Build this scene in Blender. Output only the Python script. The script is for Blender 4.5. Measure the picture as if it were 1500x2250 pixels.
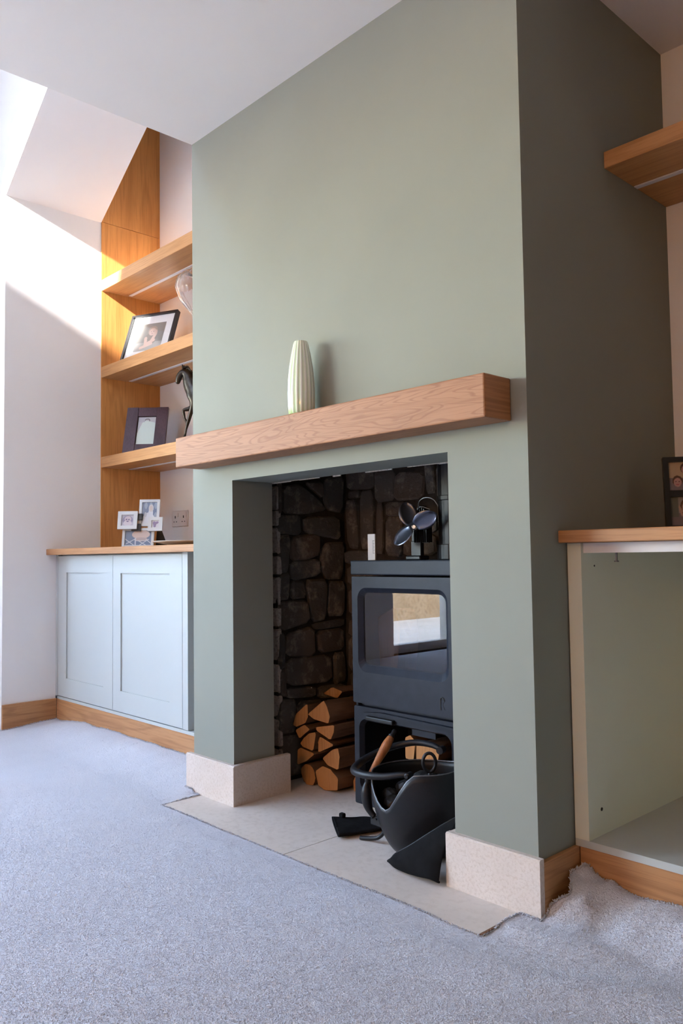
import bpy, bmesh, math, random
import numpy as np
from mathutils import Vector, Matrix, noise
random.seed(7)
PI = math.pi
for o in list(bpy.data.objects): bpy.data.objects.remove(o)
SC = bpy.context.scene
COL = SC.collection

# ------------------------------------------------------------------ camera
def camera():
    yaw, pit, rol = 0.8159, 0.0542, -0.0137
    cy, sy = math.cos(yaw), math.sin(yaw)
    fw = Vector((-sy * math.cos(pit), cy * math.cos(pit), math.sin(pit)))
    r = Vector((cy, sy, 0)); u = r.cross(fw)
    c, s = math.cos(rol), math.sin(rol)
    r2 = c * r + s * u; u2 = -s * r + c * u
    cam = bpy.data.cameras.new('camera'); o = bpy.data.objects.new('camera', cam); COL.objects.link(o)
    cam.sensor_fit = 'VERTICAL'; cam.sensor_height = 36.0; cam.sensor_width = 24.0
    cam.lens = 36.0 * 1775.36 / 2250.0
    cam.clip_start = 0.02; cam.clip_end = 200
    m = Matrix((r2, u2, -fw)).transposed().to_4x4(); m.translation = (1.108, -1.6658, 0.8531)
    o.matrix_world = m
    SC.camera = o
camera()

# ------------------------------------------------------------------ world, sun, exposure
SUN_D = Vector((-0.18, 1.0, -0.46)).normalized()
W = bpy.data.worlds.new('world'); SC.world = W; W.use_nodes = True
nt = W.node_tree; bg = nt.nodes['Background']
sky = nt.nodes.new('ShaderNodeTexSky'); sky.sky_type = 'NISHITA'; sky.sun_disc = False; sky.dust_density = 0.0
sky.sun_elevation = math.radians(24.4); sky.sun_rotation = math.radians(170)
hs = nt.nodes.new('ShaderNodeHueSaturation'); hs.inputs['Saturation'].default_value = 0.78
nt.links.new(sky.outputs[0], hs.inputs['Color']); nt.links.new(hs.outputs[0], bg.inputs['Color'])
bg.inputs['Strength'].default_value = 1.0
sl = bpy.data.lights.new('sun', 'SUN'); sl.energy = 9.5; sl.angle = math.radians(1.4); sl.color = (1.0, 0.96, 0.90)
so = bpy.data.objects.new('sun', sl); COL.objects.link(so)
so.rotation_euler = SUN_D.to_track_quat('-Z', 'Y').to_euler(); so.location = (2, -8, 8)
def portal(name, loc, rot, sx, sy):
    l = bpy.data.lights.new(name, 'AREA'); l.shape = 'RECTANGLE'; l.size = sx; l.size_y = sy
    o = bpy.data.objects.new(name, l); COL.objects.link(o); o.location = loc; o.rotation_euler = rot
    l.cycles.is_portal = True
    return o
portal('window_portal', (-3.62, -4.01, 1.2), (0, -PI / 2, 0), 2.4, 2.7)
portal('high_window_portal', (-3.62, -1.625, 1.70), (0, -PI / 2, 0), 1.35, 1.4)
SC.view_settings.view_transform = 'Standard'; SC.view_settings.look = 'None'
SC.view_settings.gamma = 1.0; SC.view_settings.use_curve_mapping = False
SC.view_settings.exposure = 2.6

# ------------------------------------------------------------------ materials
MATS = {}
def principled(name):
    m = bpy.data.materials.new(name); m.use_nodes = True
    MATS[name] = m
    return m, m.node_tree, m.node_tree.nodes['Principled BSDF']
def N(t, kind, **kw):
    n = t.nodes.new(kind)
    for k, v in kw.items(): setattr(n, k, v)
    return n
def ramp(t, fac, stops):
    r = t.nodes.new('ShaderNodeValToRGB'); e = r.color_ramp.elements
    while len(e) < len(stops): e.new(0.5)
    for i, (p, c) in enumerate(stops):
        e[i].position = p; e[i].color = (*c, 1)
    t.links.new(fac, r.inputs['Fac'])
    return r.outputs['Color']
def coords(t, scale=(1, 1, 1), rand=True):
    tc = N(t, 'ShaderNodeTexCoord'); mp = N(t, 'ShaderNodeMapping'); mp.inputs['Scale'].default_value = scale
    t.links.new(tc.outputs['Object'], mp.inputs['Vector'])
    if rand:
        oi = N(t, 'ShaderNodeObjectInfo'); mm = N(t, 'ShaderNodeMath', operation='MULTIPLY'); mm.inputs[1].default_value = 37.0
        t.links.new(oi.outputs['Random'], mm.inputs[0]); cb = N(t, 'ShaderNodeCombineXYZ')
        for i in range(3): t.links.new(mm.outputs[0], cb.inputs[i])
        t.links.new(cb.outputs[0], mp.inputs['Location'])
    return mp.outputs['Vector']
def tex(t, vec, scale, detail=3.0, rough=0.5, dist=0.0):
    n = N(t, 'ShaderNodeTexNoise'); n.inputs['Scale'].default_value = scale; n.inputs['Detail'].default_value = detail
    n.inputs['Roughness'].default_value = rough; n.inputs['Distortion'].default_value = dist
    t.links.new(vec, n.inputs['Vector'])
    return n.outputs['Fac']
def bump(t, b, h, strength, dist=0.002):
    n = N(t, 'ShaderNodeBump'); n.inputs['Strength'].default_value = strength; n.inputs['Distance'].default_value = dist
    t.links.new(h, n.inputs['Height']); t.links.new(n.outputs[0], b.inputs['Normal'])
def plain(name, c, rough=0.5, spec=0.5, metal=0.0, var=0.06, vs=6.0, bs=0.0, bscale=80.0, bd=0.002, scale=(1, 1, 1)):
    m, t, b = principled(name)
    v = coords(t, scale)
    lo = tuple(max(0, x * (1 - var)) for x in c); hi = tuple(min(1, x * (1 + var)) for x in c)
    t.links.new(ramp(t, tex(t, v, vs, 4), [(0.3, lo), (0.7, hi)]), b.inputs['Base Color'])
    b.inputs['Roughness'].default_value = rough; b.inputs['Specular IOR Level'].default_value = spec; b.inputs['Metallic'].default_value = metal
    if bs: bump(t, b, tex(t, v, bscale, 3), bs, bd)
    return m
def oak(name, light, mid, dark, axis='X', freq=70.0, ring=0.55, rough=0.42, fine=1.0, nsc=1.3):
    m, t, b = principled(name)
    sc = {'X': (0.55, 5.5, 5.5), 'Y': (5.5, 0.55, 5.5), 'Z': (5.5, 5.5, 0.55)}[axis]
    v = coords(t, sc)
    n = tex(t, v, nsc, 2.0, 0.45, 0.3)
    mu = N(t, 'ShaderNodeMath', operation='MULTIPLY'); mu.inputs[1].default_value = freq; t.links.new(n, mu.inputs[0])
    si = N(t, 'ShaderNodeMath', operation='SINE'); t.links.new(mu.outputs[0], si.inputs[0])
    ma = N(t, 'ShaderNodeMapRange'); ma.inputs['From Min'].default_value = -1; t.links.new(si.outputs[0], ma.inputs['Value'])
    sf = {'X': (6, 160, 160), 'Y': (160, 6, 160), 'Z': (160, 160, 6)}[axis]
    vf = coords(t, sf)
    f = tex(t, vf, 1.0, 3.0, 0.6)
    broad = ramp(t, tex(t, coords(t, tuple(x * 0.6 for x in sc)), 1.0, 3), [(0.3, mid), (0.7, light)])
    rg = ramp(t, ma.outputs[0], [(0.0, (ring, ring, ring)), (0.3, (0, 0, 0)), (1.0, (0, 0, 0))])
    mx = N(t, 'ShaderNodeMix', data_type='RGBA'); t.links.new(rg, mx.inputs[0]); t.links.new(broad, mx.inputs[6]); mx.inputs[7].default_value = (*dark, 1)
    fg = ramp(t, f, [(0.35, (0.42 * fine, 0.42 * fine, 0.42 * fine)), (0.52, (0, 0, 0))])
    m2 = N(t, 'ShaderNodeMix', data_type='RGBA'); t.links.new(fg, m2.inputs[0]); t.links.new(mx.outputs[2], m2.inputs[6]); m2.inputs[7].default_value = (*dark, 1)
    t.links.new(m2.outputs[2], b.inputs['Base Color'])
    b.inputs['Roughness'].default_value = rough; b.inputs['Specular IOR Level'].default_value = 0.3
    bump(t, b, f, 0.12, 0.001)
    return m
def speckle(name, c1, c2, c3, rough=0.7, sc=60, bs=0.3, bd=0.002, pits=0.0):
    m, t, b = principled(name)
    v = coords(t)
    a = ramp(t, tex(t, v, 5, 5, 0.6), [(0.32, c1), (0.68, c2)])
    s = tex(t, v, sc, 4, 0.65)
    fg = ramp(t, s, [(0.36, (0.75, 0.75, 0.75)), (0.52, (0, 0, 0))])
    mx = N(t, 'ShaderNodeMix', data_type='RGBA'); t.links.new(fg, mx.inputs[0]); t.links.new(a, mx.inputs[6]); mx.inputs[7].default_value = (*c3, 1)
    t.links.new(mx.outputs[2], b.inputs['Base Color']); b.inputs['Roughness'].default_value = rough
    b.inputs['Specular IOR Level'].default_value = 0.3
    bump(t, b, s, bs, bd)
    return m
def attr_mat(name, rough=0.35, spec=0.5, trans=0.0):
    m, t, b = principled(name)
    a = N(t, 'ShaderNodeAttribute', attribute_name='Col'); t.links.new(a.outputs['Color'], b.inputs['Base Color'])
    b.inputs['Roughness'].default_value = rough; b.inputs['Specular IOR Level'].default_value = spec
    b.inputs['Transmission Weight'].default_value = trans
    return m
def pane_mat(name, tint=(0.96, 0.98, 1.0), gloss=0.06):
    m = bpy.data.materials.new(name); m.use_nodes = True; t = m.node_tree; t.nodes.clear(); MATS[name] = m
    out = N(t, 'ShaderNodeOutputMaterial'); tr = N(t, 'ShaderNodeBsdfTransparent'); tr.inputs[0].default_value = (*tint, 1)
    gl = N(t, 'ShaderNodeBsdfGlossy'); gl.inputs['Roughness'].default_value = 0.01
    fr = N(t, 'ShaderNodeFresnel'); ge = N(t, 'ShaderNodeNewGeometry'); io = N(t, 'ShaderNodeMath', operation='MULTIPLY_ADD'); io.inputs[1].default_value = 1 / 1.5 - 1.5; io.inputs[2].default_value = 1.5
    t.links.new(ge.outputs['Backfacing'], io.inputs[0]); t.links.new(io.outputs[0], fr.inputs[0])   # same reflectance on both faces of the sheet
    mx = N(t, 'ShaderNodeMixShader'); mr = N(t, 'ShaderNodeMath', operation='MULTIPLY_ADD'); mr.inputs[1].default_value = 1.0; mr.inputs[2].default_value = gloss - 0.04
    t.links.new(fr.outputs[0], mr.inputs[0]); t.links.new(mr.outputs[0], mx.inputs[0])
    t.links.new(tr.outputs[0], mx.inputs[1]); t.links.new(gl.outputs[0], mx.inputs[2]); t.links.new(mx.outputs[0], out.inputs[0])
    return m

M_sage = plain('sage_paint', (0.252, 0.261, 0.225), 0.75, 0.25, var=0.03, vs=3, bs=0.12, bscale=420, bd=0.0006)
M_white = plain('white_wall_paint', (0.84, 0.82, 0.805), 0.8, 0.2, var=0.02, vs=2, bs=0.05, bscale=300, bd=0.0005)
M_ceil = plain('ceiling_paint', (0.84, 0.80, 0.75), 0.85, 0.2, var=0.015, vs=2)
M_warm = plain('brown_wall_paint', (0.06, 0.04, 0.026), 0.8, 0.2, var=0.03, vs=2)
M_tan = plain('tan_wall_paint', (0.55, 0.40, 0.28), 0.8, 0.2, var=0.03, vs=2)
M_oak_beam = oak('oak_beam', (0.41, 0.20, 0.11), (0.35, 0.165, 0.082), (0.19, 0.078, 0.038), 'X', 150.0, 0.55, 0.6, 0.9, 3.2)
M_oak_x = oak('oak_shelf', (0.58, 0.30, 0.125), (0.51, 0.25, 0.09), (0.35, 0.155, 0.05), 'X', 45.0, 0.3)
M_oak_z = oak('oak_panel', (0.72, 0.335, 0.10), (0.63, 0.275, 0.078), (0.42, 0.165, 0.042), 'Z', 34.0, 0.35)
M_oak_pale = oak('oak_trim', (0.50, 0.265, 0.125), (0.43, 0.21, 0.09), (0.28, 0.12, 0.05), 'X', 50.0, 0.4)
M_oak_pale_y = oak('oak_trim_y', (0.50, 0.265, 0.125), (0.43, 0.21, 0.09), (0.28, 0.12, 0.05), 'Y', 50.0, 0.4)
M_endgrain = oak('oak_end_grain', (0.50, 0.23, 0.10), (0.42, 0.18, 0.075), (0.26, 0.10, 0.04), 'Y', 70.0, 0.6)
M_cab = plain('cabinet_paint', (0.47, 0.50, 0.495), 0.45, 0.4, var=0.015, vs=2)
M_cab_in = plain('cabinet_interior', (0.68, 0.69, 0.58), 0.6, 0.3, var=0.02, vs=2, bs=0.05, bscale=300, bd=0.0005)
M_gap = plain('shadow_gap_board', (0.10, 0.10, 0.095), 0.9, 0.1)
M_lime = speckle('limestone_plinth', (0.58, 0.50, 0.44), (0.66, 0.58, 0.52), (0.52, 0.43, 0.36), 0.85, 130, 0.5, 0.002)
M_hearth = speckle('limestone_hearth', (0.62, 0.55, 0.49), (0.68, 0.61, 0.55), (0.58, 0.51, 0.45), 0.6, 50, 0.12, 0.001)
M_mortar = plain('dark_mortar', (0.045, 0.035, 0.028), 0.95, 0.1, var=0.25, vs=30, bs=0.6, bscale=90, bd=0.004)
M_soot = plain('soot_black_plate', (0.02, 0.02, 0.02), 0.8, 0.2)
def rubble():
    m, t, b = principled('rubble_stone')
    v = coords(t)
    oi = N(t, 'ShaderNodeObjectInfo')
    base = ramp(t, oi.outputs['Random'], [(0.0, (0.075, 0.066, 0.058)), (0.3, (0.105, 0.082, 0.064)), (0.55, (0.08, 0.074, 0.066)), (0.8, (0.115, 0.078, 0.056)), (1.0, (0.09, 0.083, 0.073))])
    n = tex(t, v, 16, 6, 0.7)
    fg = ramp(t, n, [(0.52, (0, 0, 0)), (0.66, (0.8, 0.8, 0.8))])
    mx = N(t, 'ShaderNodeMix', data_type='RGBA'); t.links.new(fg, mx.inputs[0]); t.links.new(base, mx.inputs[6]); mx.inputs[7].default_value = (0.27, 0.215, 0.17, 1)
    t.links.new(mx.outputs[2], b.inputs['Base Color']); b.inputs['Roughness'].default_value = 0.85
    bump(t, b, tex(t, v, 45, 6, 0.7), 0.9, 0.006)
    return m
M_rubble = rubble()
M_lit_stone = speckle('lit_rubble_edge', (0.46, 0.38, 0.33), (0.56, 0.47, 0.41), (0.26, 0.19, 0.15), 0.9, 120, 0.6, 0.003)  # rubble ends made paler: the light on their front put into the colour
M_plaster = speckle('torn_plaster', (0.45, 0.42, 0.38), (0.55, 0.50, 0.46), (0.2, 0.17, 0.14), 0.9, 150, 0.6, 0.002)
M_stove = plain('stove_paint', (0.010, 0.013, 0.023), 0.5, 0.25, var=0.18, vs=25, bs=0.15, bscale=250, bd=0.0006)
M_stove_in = plain('firebox_lining', (0.022, 0.018, 0.015), 0.9, 0.1, var=0.3, vs=20)
M_iron = plain('black_iron', (0.007, 0.0075, 0.010), 0.42, 0.35, var=0.2, vs=30)
M_iron_edge = plain('worn_iron_edge', (0.16, 0.16, 0.17), 0.35, 0.5, metal=0.6, var=0.2, vs=60)
M_blade = plain('anodised_blade', (0.17, 0.19, 0.25), 0.28, 0.5, metal=0.9, var=0.05)
M_steel = plain('bright_steel', (0.55, 0.53, 0.52), 0.3, 0.5, metal=0.9)
M_leather = plain('black_suede', (0.008, 0.008, 0.0085), 0.9, 0.1, var=0.25, vs=40, bs=0.5, bscale=160, bd=0.001)
M_wood_cut = oak('split_wood', (0.56, 0.27, 0.10), (0.46, 0.20, 0.07), (0.30, 0.12, 0.04), 'Z', 26.0, 0.25, 0.8)
M_bark = plain('log_bark', (0.16, 0.085, 0.05), 0.95, 0.1, var=0.4, vs=25, bs=0.8, bscale=60, bd=0.004, scale=(1, 0.2, 1))
M_coal = plain('coal', (0.012, 0.012, 0.012), 0.5, 0.4, var=0.3, vs=30, bs=0.5, bscale=40, bd=0.003)
M_handle = oak('turned_handle', (0.42, 0.17, 0.06), (0.34, 0.12, 0.04), (0.18, 0.06, 0.02), 'Z', 30.0, 0.3, 0.3)
M_plastic = plain('white_plastic', (0.72, 0.71, 0.72), 0.45, 0.4, var=0.01)
M_strip = plain('light_channel', (0.70, 0.68, 0.70), 0.4, 0.4, var=0.01)
M_dark = plain('dark_slot', (0.03, 0.03, 0.03), 0.7, 0.2)
M_socket = plain('socket_plastic', (0.74, 0.68, 0.65), 0.4, 0.4, var=0.01)
M_frame_black = plain('black_frame', (0.015, 0.016, 0.018), 0.3, 0.5)
M_frame_brown = oak('brown_frame', (0.10, 0.055, 0.065), (0.075, 0.04, 0.05), (0.04, 0.02, 0.025), 'Z', 30.0, 0.4, 0.35)
M_frame_silver = plain('silver_frame', (0.62, 0.66, 0.68), 0.4, 0.5, metal=0.15, var=0.02)
M_mat = plain('mat_board', (0.80, 0.80, 0.80), 0.7, 0.2, var=0.01)
M_print = attr_mat('photo_print', 0.22, 0.5)
M_bronze = plain('dark_bronze', (0.045, 0.036, 0.028), 0.35, 0.5, metal=0.75, var=0.4, vs=40, bs=0.2, bscale=60)
M_vase = attr_mat('striped_glass', 0.08, 0.6, 0.0)
M_plate = plain('glazed_dish', (0.66, 0.56, 0.48), 0.3, 0.5, var=0.05)
M_pane = pane_mat('window_glass')
M_stove_glass = pane_mat('stove_glass', (0.50, 0.46, 0.44), 0.05)
M_pglass = pane_mat('picture_glass', (1, 1, 1), 0.045)
def clear_glass():
    m, t, b = principled('clear_glass')
    b.inputs['Base Color'].default_value = (0.93, 0.92, 0.92, 1); b.inputs['Roughness'].default_value = 0.03
    b.inputs['Transmission Weight'].default_value = 0.92; b.inputs['IOR'].default_value = 1.3
    return m
M_clear = clear_glass()
def carpet_mat():
    m, t, b = principled('carpet_pile')
    v = coords(t, rand=False)
    big = ramp(t, tex(t, v, 2.2, 4, 0.6), [(0.3, (0.60, 0.615, 0.685)), (0.7, (0.67, 0.685, 0.755))])
    f = tex(t, v, 210, 3, 0.7)
    fg = ramp(t, f, [(0.34, (0.45, 0.45, 0.45)), (0.55, (0, 0, 0))])
    mx = N(t, 'ShaderNodeMix', data_type='RGBA'); t.links.new(fg, mx.inputs[0]); t.links.new(big, mx.inputs[6]); mx.inputs[7].default_value = (0.46, 0.47, 0.53, 1)
    t.links.new(mx.outputs[2], b.inputs['Base Color']); b.inputs['Roughness'].default_value = 1.0
    b.inputs['Specular IOR Level'].default_value = 0.05
    b.inputs['Sheen Weight'].default_value = 0.25; b.inputs['Sheen Roughness'].default_value = 0.5
    bump(t, b, f, 0.7, 0.004)
    return m
M_carpet = carpet_mat()
M_patio = plain('pale_patio', (0.72, 0.71, 0.70), 0.9, 0.1, var=0.06, vs=3)
M_garden = speckle('garden_stone', (0.52, 0.36, 0.22), (0.62, 0.45, 0.30), (0.40, 0.26, 0.15), 0.9, 20, 0.3, 0.004)
M_upvc = plain('window_frame_white', (0.75, 0.75, 0.75), 0.4, 0.4, var=0.01)

# ------------------------------------------------------------------ helpers
def link(name, me, mat, parent=None, smooth=False):
    o = bpy.data.objects.new(name, me); COL.objects.link(o)
    if mat is not None: me.materials.append(mat)
    if smooth:
        for p in me.polygons: p.use_smooth = True
    if parent is not None:
        o.parent = parent
        if parent.type == 'EMPTY': o.location = -Vector(parent.location)
    return o
def obj(name, bm, mat, parent=None, smooth=False):
    bmesh.ops.recalc_face_normals(bm, faces=bm.faces)
    me = bpy.data.meshes.new(name); bm.to_mesh(me); bm.free()
    return link(name, me, mat, parent, smooth)
def tag(o, label, cat, group=None):
    o['label'] = label; o['category'] = cat
    if group: o['group'] = group
    return o
def thing(name, label, cat, loc=(0, 0, 0), group=None):
    o = bpy.data.objects.new(name, None); COL.objects.link(o); o.location = loc; o.empty_display_size = 0.05
    return tag(o, label, cat, group)
def struct(o):
    o['kind'] = 'structure'; return o
def NB(): return bmesh.new()
def bx(bm, x0, x1, y0, y1, z0, z1, bev=0.0, seg=1):
    vs = [bm.verts.new((x, y, z)) for x in (x0, x1) for y in (y0, y1) for z in (z0, z1)]
    fs = [bm.faces.new([vs[i] for i in q]) for q in ((0, 1, 3, 2), (4, 6, 7, 5), (0, 4, 5, 1), (2, 3, 7, 6), (0, 2, 6, 4), (1, 5, 7, 3))]
    if bev:
        ed = list({e for f in fs for e in f.edges})
        bmesh.ops.bevel(bm, geom=ed, offset=bev, segments=seg, affect='EDGES', profile=0.5)
    return bm
def box(*a, **k): return bx(NB(), *a, **k)
def prism(bm, pts, vec, closed=True):
    """extrude a planar 3-D polygon along vec"""
    vec = Vector(vec)
    a = [bm.verts.new(p) for p in pts]; b = [bm.verts.new(Vector(p) + vec) for p in pts]
    n = len(pts)
    bm.faces.new(a); bm.faces.new(b[::-1])
    for i in range(n): bm.faces.new((a[i], a[(i + 1) % n], b[(i + 1) % n], b[i]))
    return bm
def lathe(bm, prof, c, n=32, cap=True, axis=None, rib=0.0, ribs=0):
    """prof = [(r,h)], around axis from point c"""
    ax = Vector(axis).normalized() if axis else Vector((0, 0, 1))
    e1 = ax.orthogonal().normalized() if axis else Vector((1, 0, 0)); e2 = ax.cross(e1)
    rings = []
    for r, h in prof:
        ring = []
        for i in range(n):
            t = 2 * PI * i / n; rr = r * (1 + rib * math.cos(ribs * t)) if rib else r
            ring.append(bm.verts.new(Vector(c) + ax * h + (e1 * math.cos(t) + e2 * math.sin(t)) * rr))
        rings.append(ring)
    for a, b in zip(rings, rings[1:]):
        for i in range(n): bm.faces.new((a[i], a[(i + 1) % n], b[(i + 1) % n], b[i]))
    if cap:
        bm.faces.new(rings[0][::-1]); bm.faces.new(rings[-1])
    return bm
def tube(bm, pts, rad, n=8, closed=False):
    pts = [Vector(p) for p in pts]; m = len(pts)
    rads = rad if isinstance(rad, (list, tuple)) else [rad] * m
    rings = []; nrm = None
    for i, p in enumerate(pts):
        if closed: d = pts[(i + 1) % m] - pts[i - 1]
        else: d = pts[min(i + 1, m - 1)] - pts[max(i - 1, 0)]
        d.normalize()
        nrm = (nrm - d * nrm.dot(d)).normalized() if nrm is not None else d.orthogonal().normalized()
        b = d.cross(nrm)
        rings.append([bm.verts.new(p + (nrm * math.cos(2 * PI * k / n) + b * math.sin(2 * PI * k / n)) * rads[i]) for k in range(n)])
    pr = list(zip(rings, rings[1:])) + ([(rings[-1], rings[0])] if closed else [])
    for a, b in pr:
        for k in range(n): bm.faces.new((a[k], a[(k + 1) % n], b[(k + 1) % n], b[k]))
    if not closed: bm.faces.new(rings[0][::-1]); bm.faces.new(rings[-1])
    return bm
def smooth_path(pts, k=6, closed=False):
    P = [Vector(p) for p in pts]; n = len(P); out = []
    for i in range(n if closed else n - 1):
        p0 = P[(i - 1) % n] if closed or i > 0 else P[0]; p1 = P[i]; p2 = P[(i + 1) % n]; p3 = P[(i + 2) % n] if closed or i + 2 < n else P[-1]
        for j in range(k):
            t = j / k
            out.append(0.5 * ((2 * p1) + (p2 - p0) * t + (2 * p0 - 5 * p1 + 4 * p2 - p3) * t * t + (3 * p1 - p0 - 3 * p2 + p3) * t ** 3))
    if not closed: out.append(P[-1])
    return out
def chaikin(pts, k=1, f=0.25):
    for _ in range(k):
        o = []
        for i in range(len(pts)):
            a = pts[i]; b = pts[(i + 1) % len(pts)]
            o.append(tuple(a[j] * (1 - f) + b[j] * f for j in range(len(a)))); o.append(tuple(a[j] * f + b[j] * (1 - f) for j in range(len(a))))
        pts = o
    return pts
def rrect(x0, x1, z0, z1, r, k=5):
    pts = []
    for cx, cz, a0 in ((x1 - r, z1 - r, 0), (x0 + r, z1 - r, 90), (x0 + r, z0 + r, 180), (x1 - r, z0 + r, 270)):
        for i in range(k + 1):
            a = math.radians(a0 + 90 * i / k); pts.append((cx + r * math.cos(a), cz + r * math.sin(a)))
    return pts
def ss(t): t = min(1, max(0, t)); return t * t * (3 - 2 * t)

# ------------------------------------------------------------------ room shell
XL, YB, ZC, BW = -3.0708, 0.8013, 2.436, 1.472
YW, YA = -0.103, 0.4295
XR, YF = 2.30, -6.2
XBAY = -3.62
def slope_z(x): return 2.755 + 0.690 * (x - XL)
struct(obj('floor', box(-3.9, XR + 0.2, YF - 0.2, 1.0, -0.14, -0.012), M_soot))
struct(obj('wall_back', box(-3.9, XR + 0.2, YB, 1.0, -0.012, 5.6), M_white))
struct(obj('wall_left', box(-3.9, XL, YW, YB + 0.05, -0.012, 5.6), M_white))
bm = NB()
prism(bm, [(XL, YW, slope_z(XL)), (-1.3, YW, slope_z(-1.3)), (-1.3, YW, 5.6), (XL, YW, 5.6)], (0, YA - YW, 0))
struct(obj('ceiling_sloped', bm, M_white))
struct(obj('wall_right', box(XR, XR + 0.2, YF - 0.2, 1.0, -0.012, 2.7), M_warm))
bm = NB(); prism(bm, [(-3.9, YF - 0.2, -0.012), (XR + 0.2, YF - 0.2, -0.012), (XR + 0.2, YF - 0.2, 2.5), (-1.3, YF - 0.2, 2.5), (-1.3, YF - 0.2, 4.54), (-3.9, YF - 0.2, 3.37)], (0, 0.2, 0))
struct(obj('wall_front', bm, M_tan))
struct(obj('ceiling', box(-BW, XR + 0.2, YF - 0.2, 1.0, ZC, ZC + 0.12), M_ceil))
struct(obj('wall_vault', box(-BW, -BW + 0.12, YF - 0.2, 1.0, ZC + 0.12, 4.5), M_white))
# bay wall with the tall glazed doors
GY0, GY1, GZ = -5.3, -2.72, 2.35
HY0, HY1, HZ0 = -2.30, -0.95, 1.05
bm = NB()
bx(bm, XBAY - 0.28, XBAY, GY1, HY0, -0.012, 5.6); bx(bm, XBAY - 0.28, XBAY, HY0, HY1, -0.012, HZ0); bx(bm, XBAY - 0.28, XBAY, HY0, HY1, GZ, 5.6); bx(bm, XBAY - 0.28, XBAY, HY1, YW, -0.012, 5.6); bx(bm, XBAY - 0.28, XBAY, YF - 0.2, GY0, -0.012, 5.6); bx(bm, XBAY - 0.28, XBAY, GY0, GY1, GZ, 5.6)
struct(obj('wall_bay', bm, M_white))
# vaulted roof over the open part, with a roof window that lets the sun in
beam = [(-3.18, 2.33), (-3.152, 2.681), (-2.964, 3.102), (-2.692, 3.197), (-2.45, 3.34), (-2.785, 2.64), (-2.80, 2.33)]
def roof_hit(x, z):
    # point on y=YW carried back along the sunlight to the roof plane z = 3.75 + 0.45*(x+3.07)
    a, c = 0.18, 0.46
    s = (3.75 + 0.45 * (x + 3.07) - z) / (c - 0.45 * a)
    return (x + a * s, YW - s, z + c * s)
hole = [roof_hit(*p) for p in beam]
def roof():
    from mathutils.geometry import delaunay_2d_cdt
    f = lambda x: 3.75 + 0.45 * (x + 3.07)
    pts = [(-3.9, YF - 0.2), (-1.3, YF - 0.2), (-1.3, 1.0), (-3.9, 1.0)] + [h_[:2] for h_ in hole]
    n = len(hole); ed = [(i, (i + 1) % 4) for i in range(4)] + [(4 + i, 4 + (i + 1) % n) for i in range(n)]
    V, E_, F, *_ = delaunay_2d_cdt([Vector(p) for p in pts], ed, [], 1, 1e-6)
    def inside(x, y):
        c = False
        for i in range(n):
            x1, y1 = hole[i][:2]; x2, y2 = hole[i - 1][:2]
            if (y1 > y) != (y2 > y) and x < (x2 - x1) * (y - y1) / (y2 - y1) + x1: c = not c
        return c
    bm = NB(); vs = [bm.verts.new((v.x, v.y, f(v.x))) for v in V]
    for t in F:
        c = sum((V[k] for k in t), Vector((0, 0))) / len(t)
        if not inside(c.x, c.y): bm.faces.new([vs[k] for k in t])
    return bm
struct(obj('ceiling_vault', roof(), M_white))
bm = NB(); bm.faces.new([bm.verts.new((x, y, z + 0.01)) for x, y, z in hole])
struct(obj('window_2', bm, M_pane))
# glazed doors
wf = NB()
bx(wf, XBAY - 0.18, XBAY - 0.10, GY0, GY1, 0.0, 0.07); bx(wf, XBAY - 0.18, XBAY - 0.10, GY0, GY1, GZ - 0.07, GZ)
npan = 3
for i in range(npan + 1):
    y = GY0 + (GY1 - GY0) * i / npan
    bx(wf, XBAY - 0.18, XBAY - 0.10, max(GY0, y - 0.035), min(GY1, y + 0.035), 0.07, GZ - 0.07)
win = struct(obj('window_1', wf, M_upvc))
for i in range(npan):
    y0 = GY0 + (GY1 - GY0) * i / npan + 0.03; y1 = GY0 + (GY1 - GY0) * (i + 1) / npan - 0.03
    bm = NB(); bm.faces.new([bm.verts.new((XBAY - 0.14, y, z)) for y, z in ((y0, 0.06), (y1, 0.06), (y1, GZ - 0.06), (y0, GZ - 0.06))])
    obj('pane', bm, M_pane, win)
wf = NB()
bx(wf, XBAY - 0.18, XBAY - 0.10, HY0, HY1, HZ0, HZ0 + 0.06); bx(wf, XBAY - 0.18, XBAY - 0.10, HY0, HY1, GZ - 0.06, GZ)
for i in range(3):
    y = HY0 + (HY1 - HY0) * i / 2
    bx(wf, XBAY - 0.18, XBAY - 0.10, max(HY0, y - 0.03), min(HY1, y + 0.03), HZ0 + 0.06, GZ - 0.06)
win = struct(obj('window_3', wf, M_upvc))
for i in range(2):
    y0 = HY0 + (HY1 - HY0) * i / 2 + 0.03; y1 = HY0 + (HY1 - HY0) * (i + 1) / 2 - 0.03
    bm = NB(); bm.faces.new([bm.verts.new((XBAY - 0.14, y, z)) for y, z in ((y0, HZ0 + .05), (y1, HZ0 + .05), (y1, GZ - 0.05), (y0, GZ - 0.05))])
    obj('pane', bm, M_pane, win)
# garden outside the glazed doors
struct(obj('ground', box(-40, -3.9, -40, 20, -0.3, -0.06), M_patio))
gw = thing('garden_wall', 'long honey coloured stone garden wall beyond the glazed doors', 'garden wall', (-7, -8, -0.06))
obj('coping', box(-7.05, -6.55, -16, -1.0, 1.10, 1.18, bev=0.01), M_patio, gw)
obj('wall_body', box(-7.0, -6.6, -16, -1.0, -0.06, 1.10), M_garden, gw)

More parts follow.
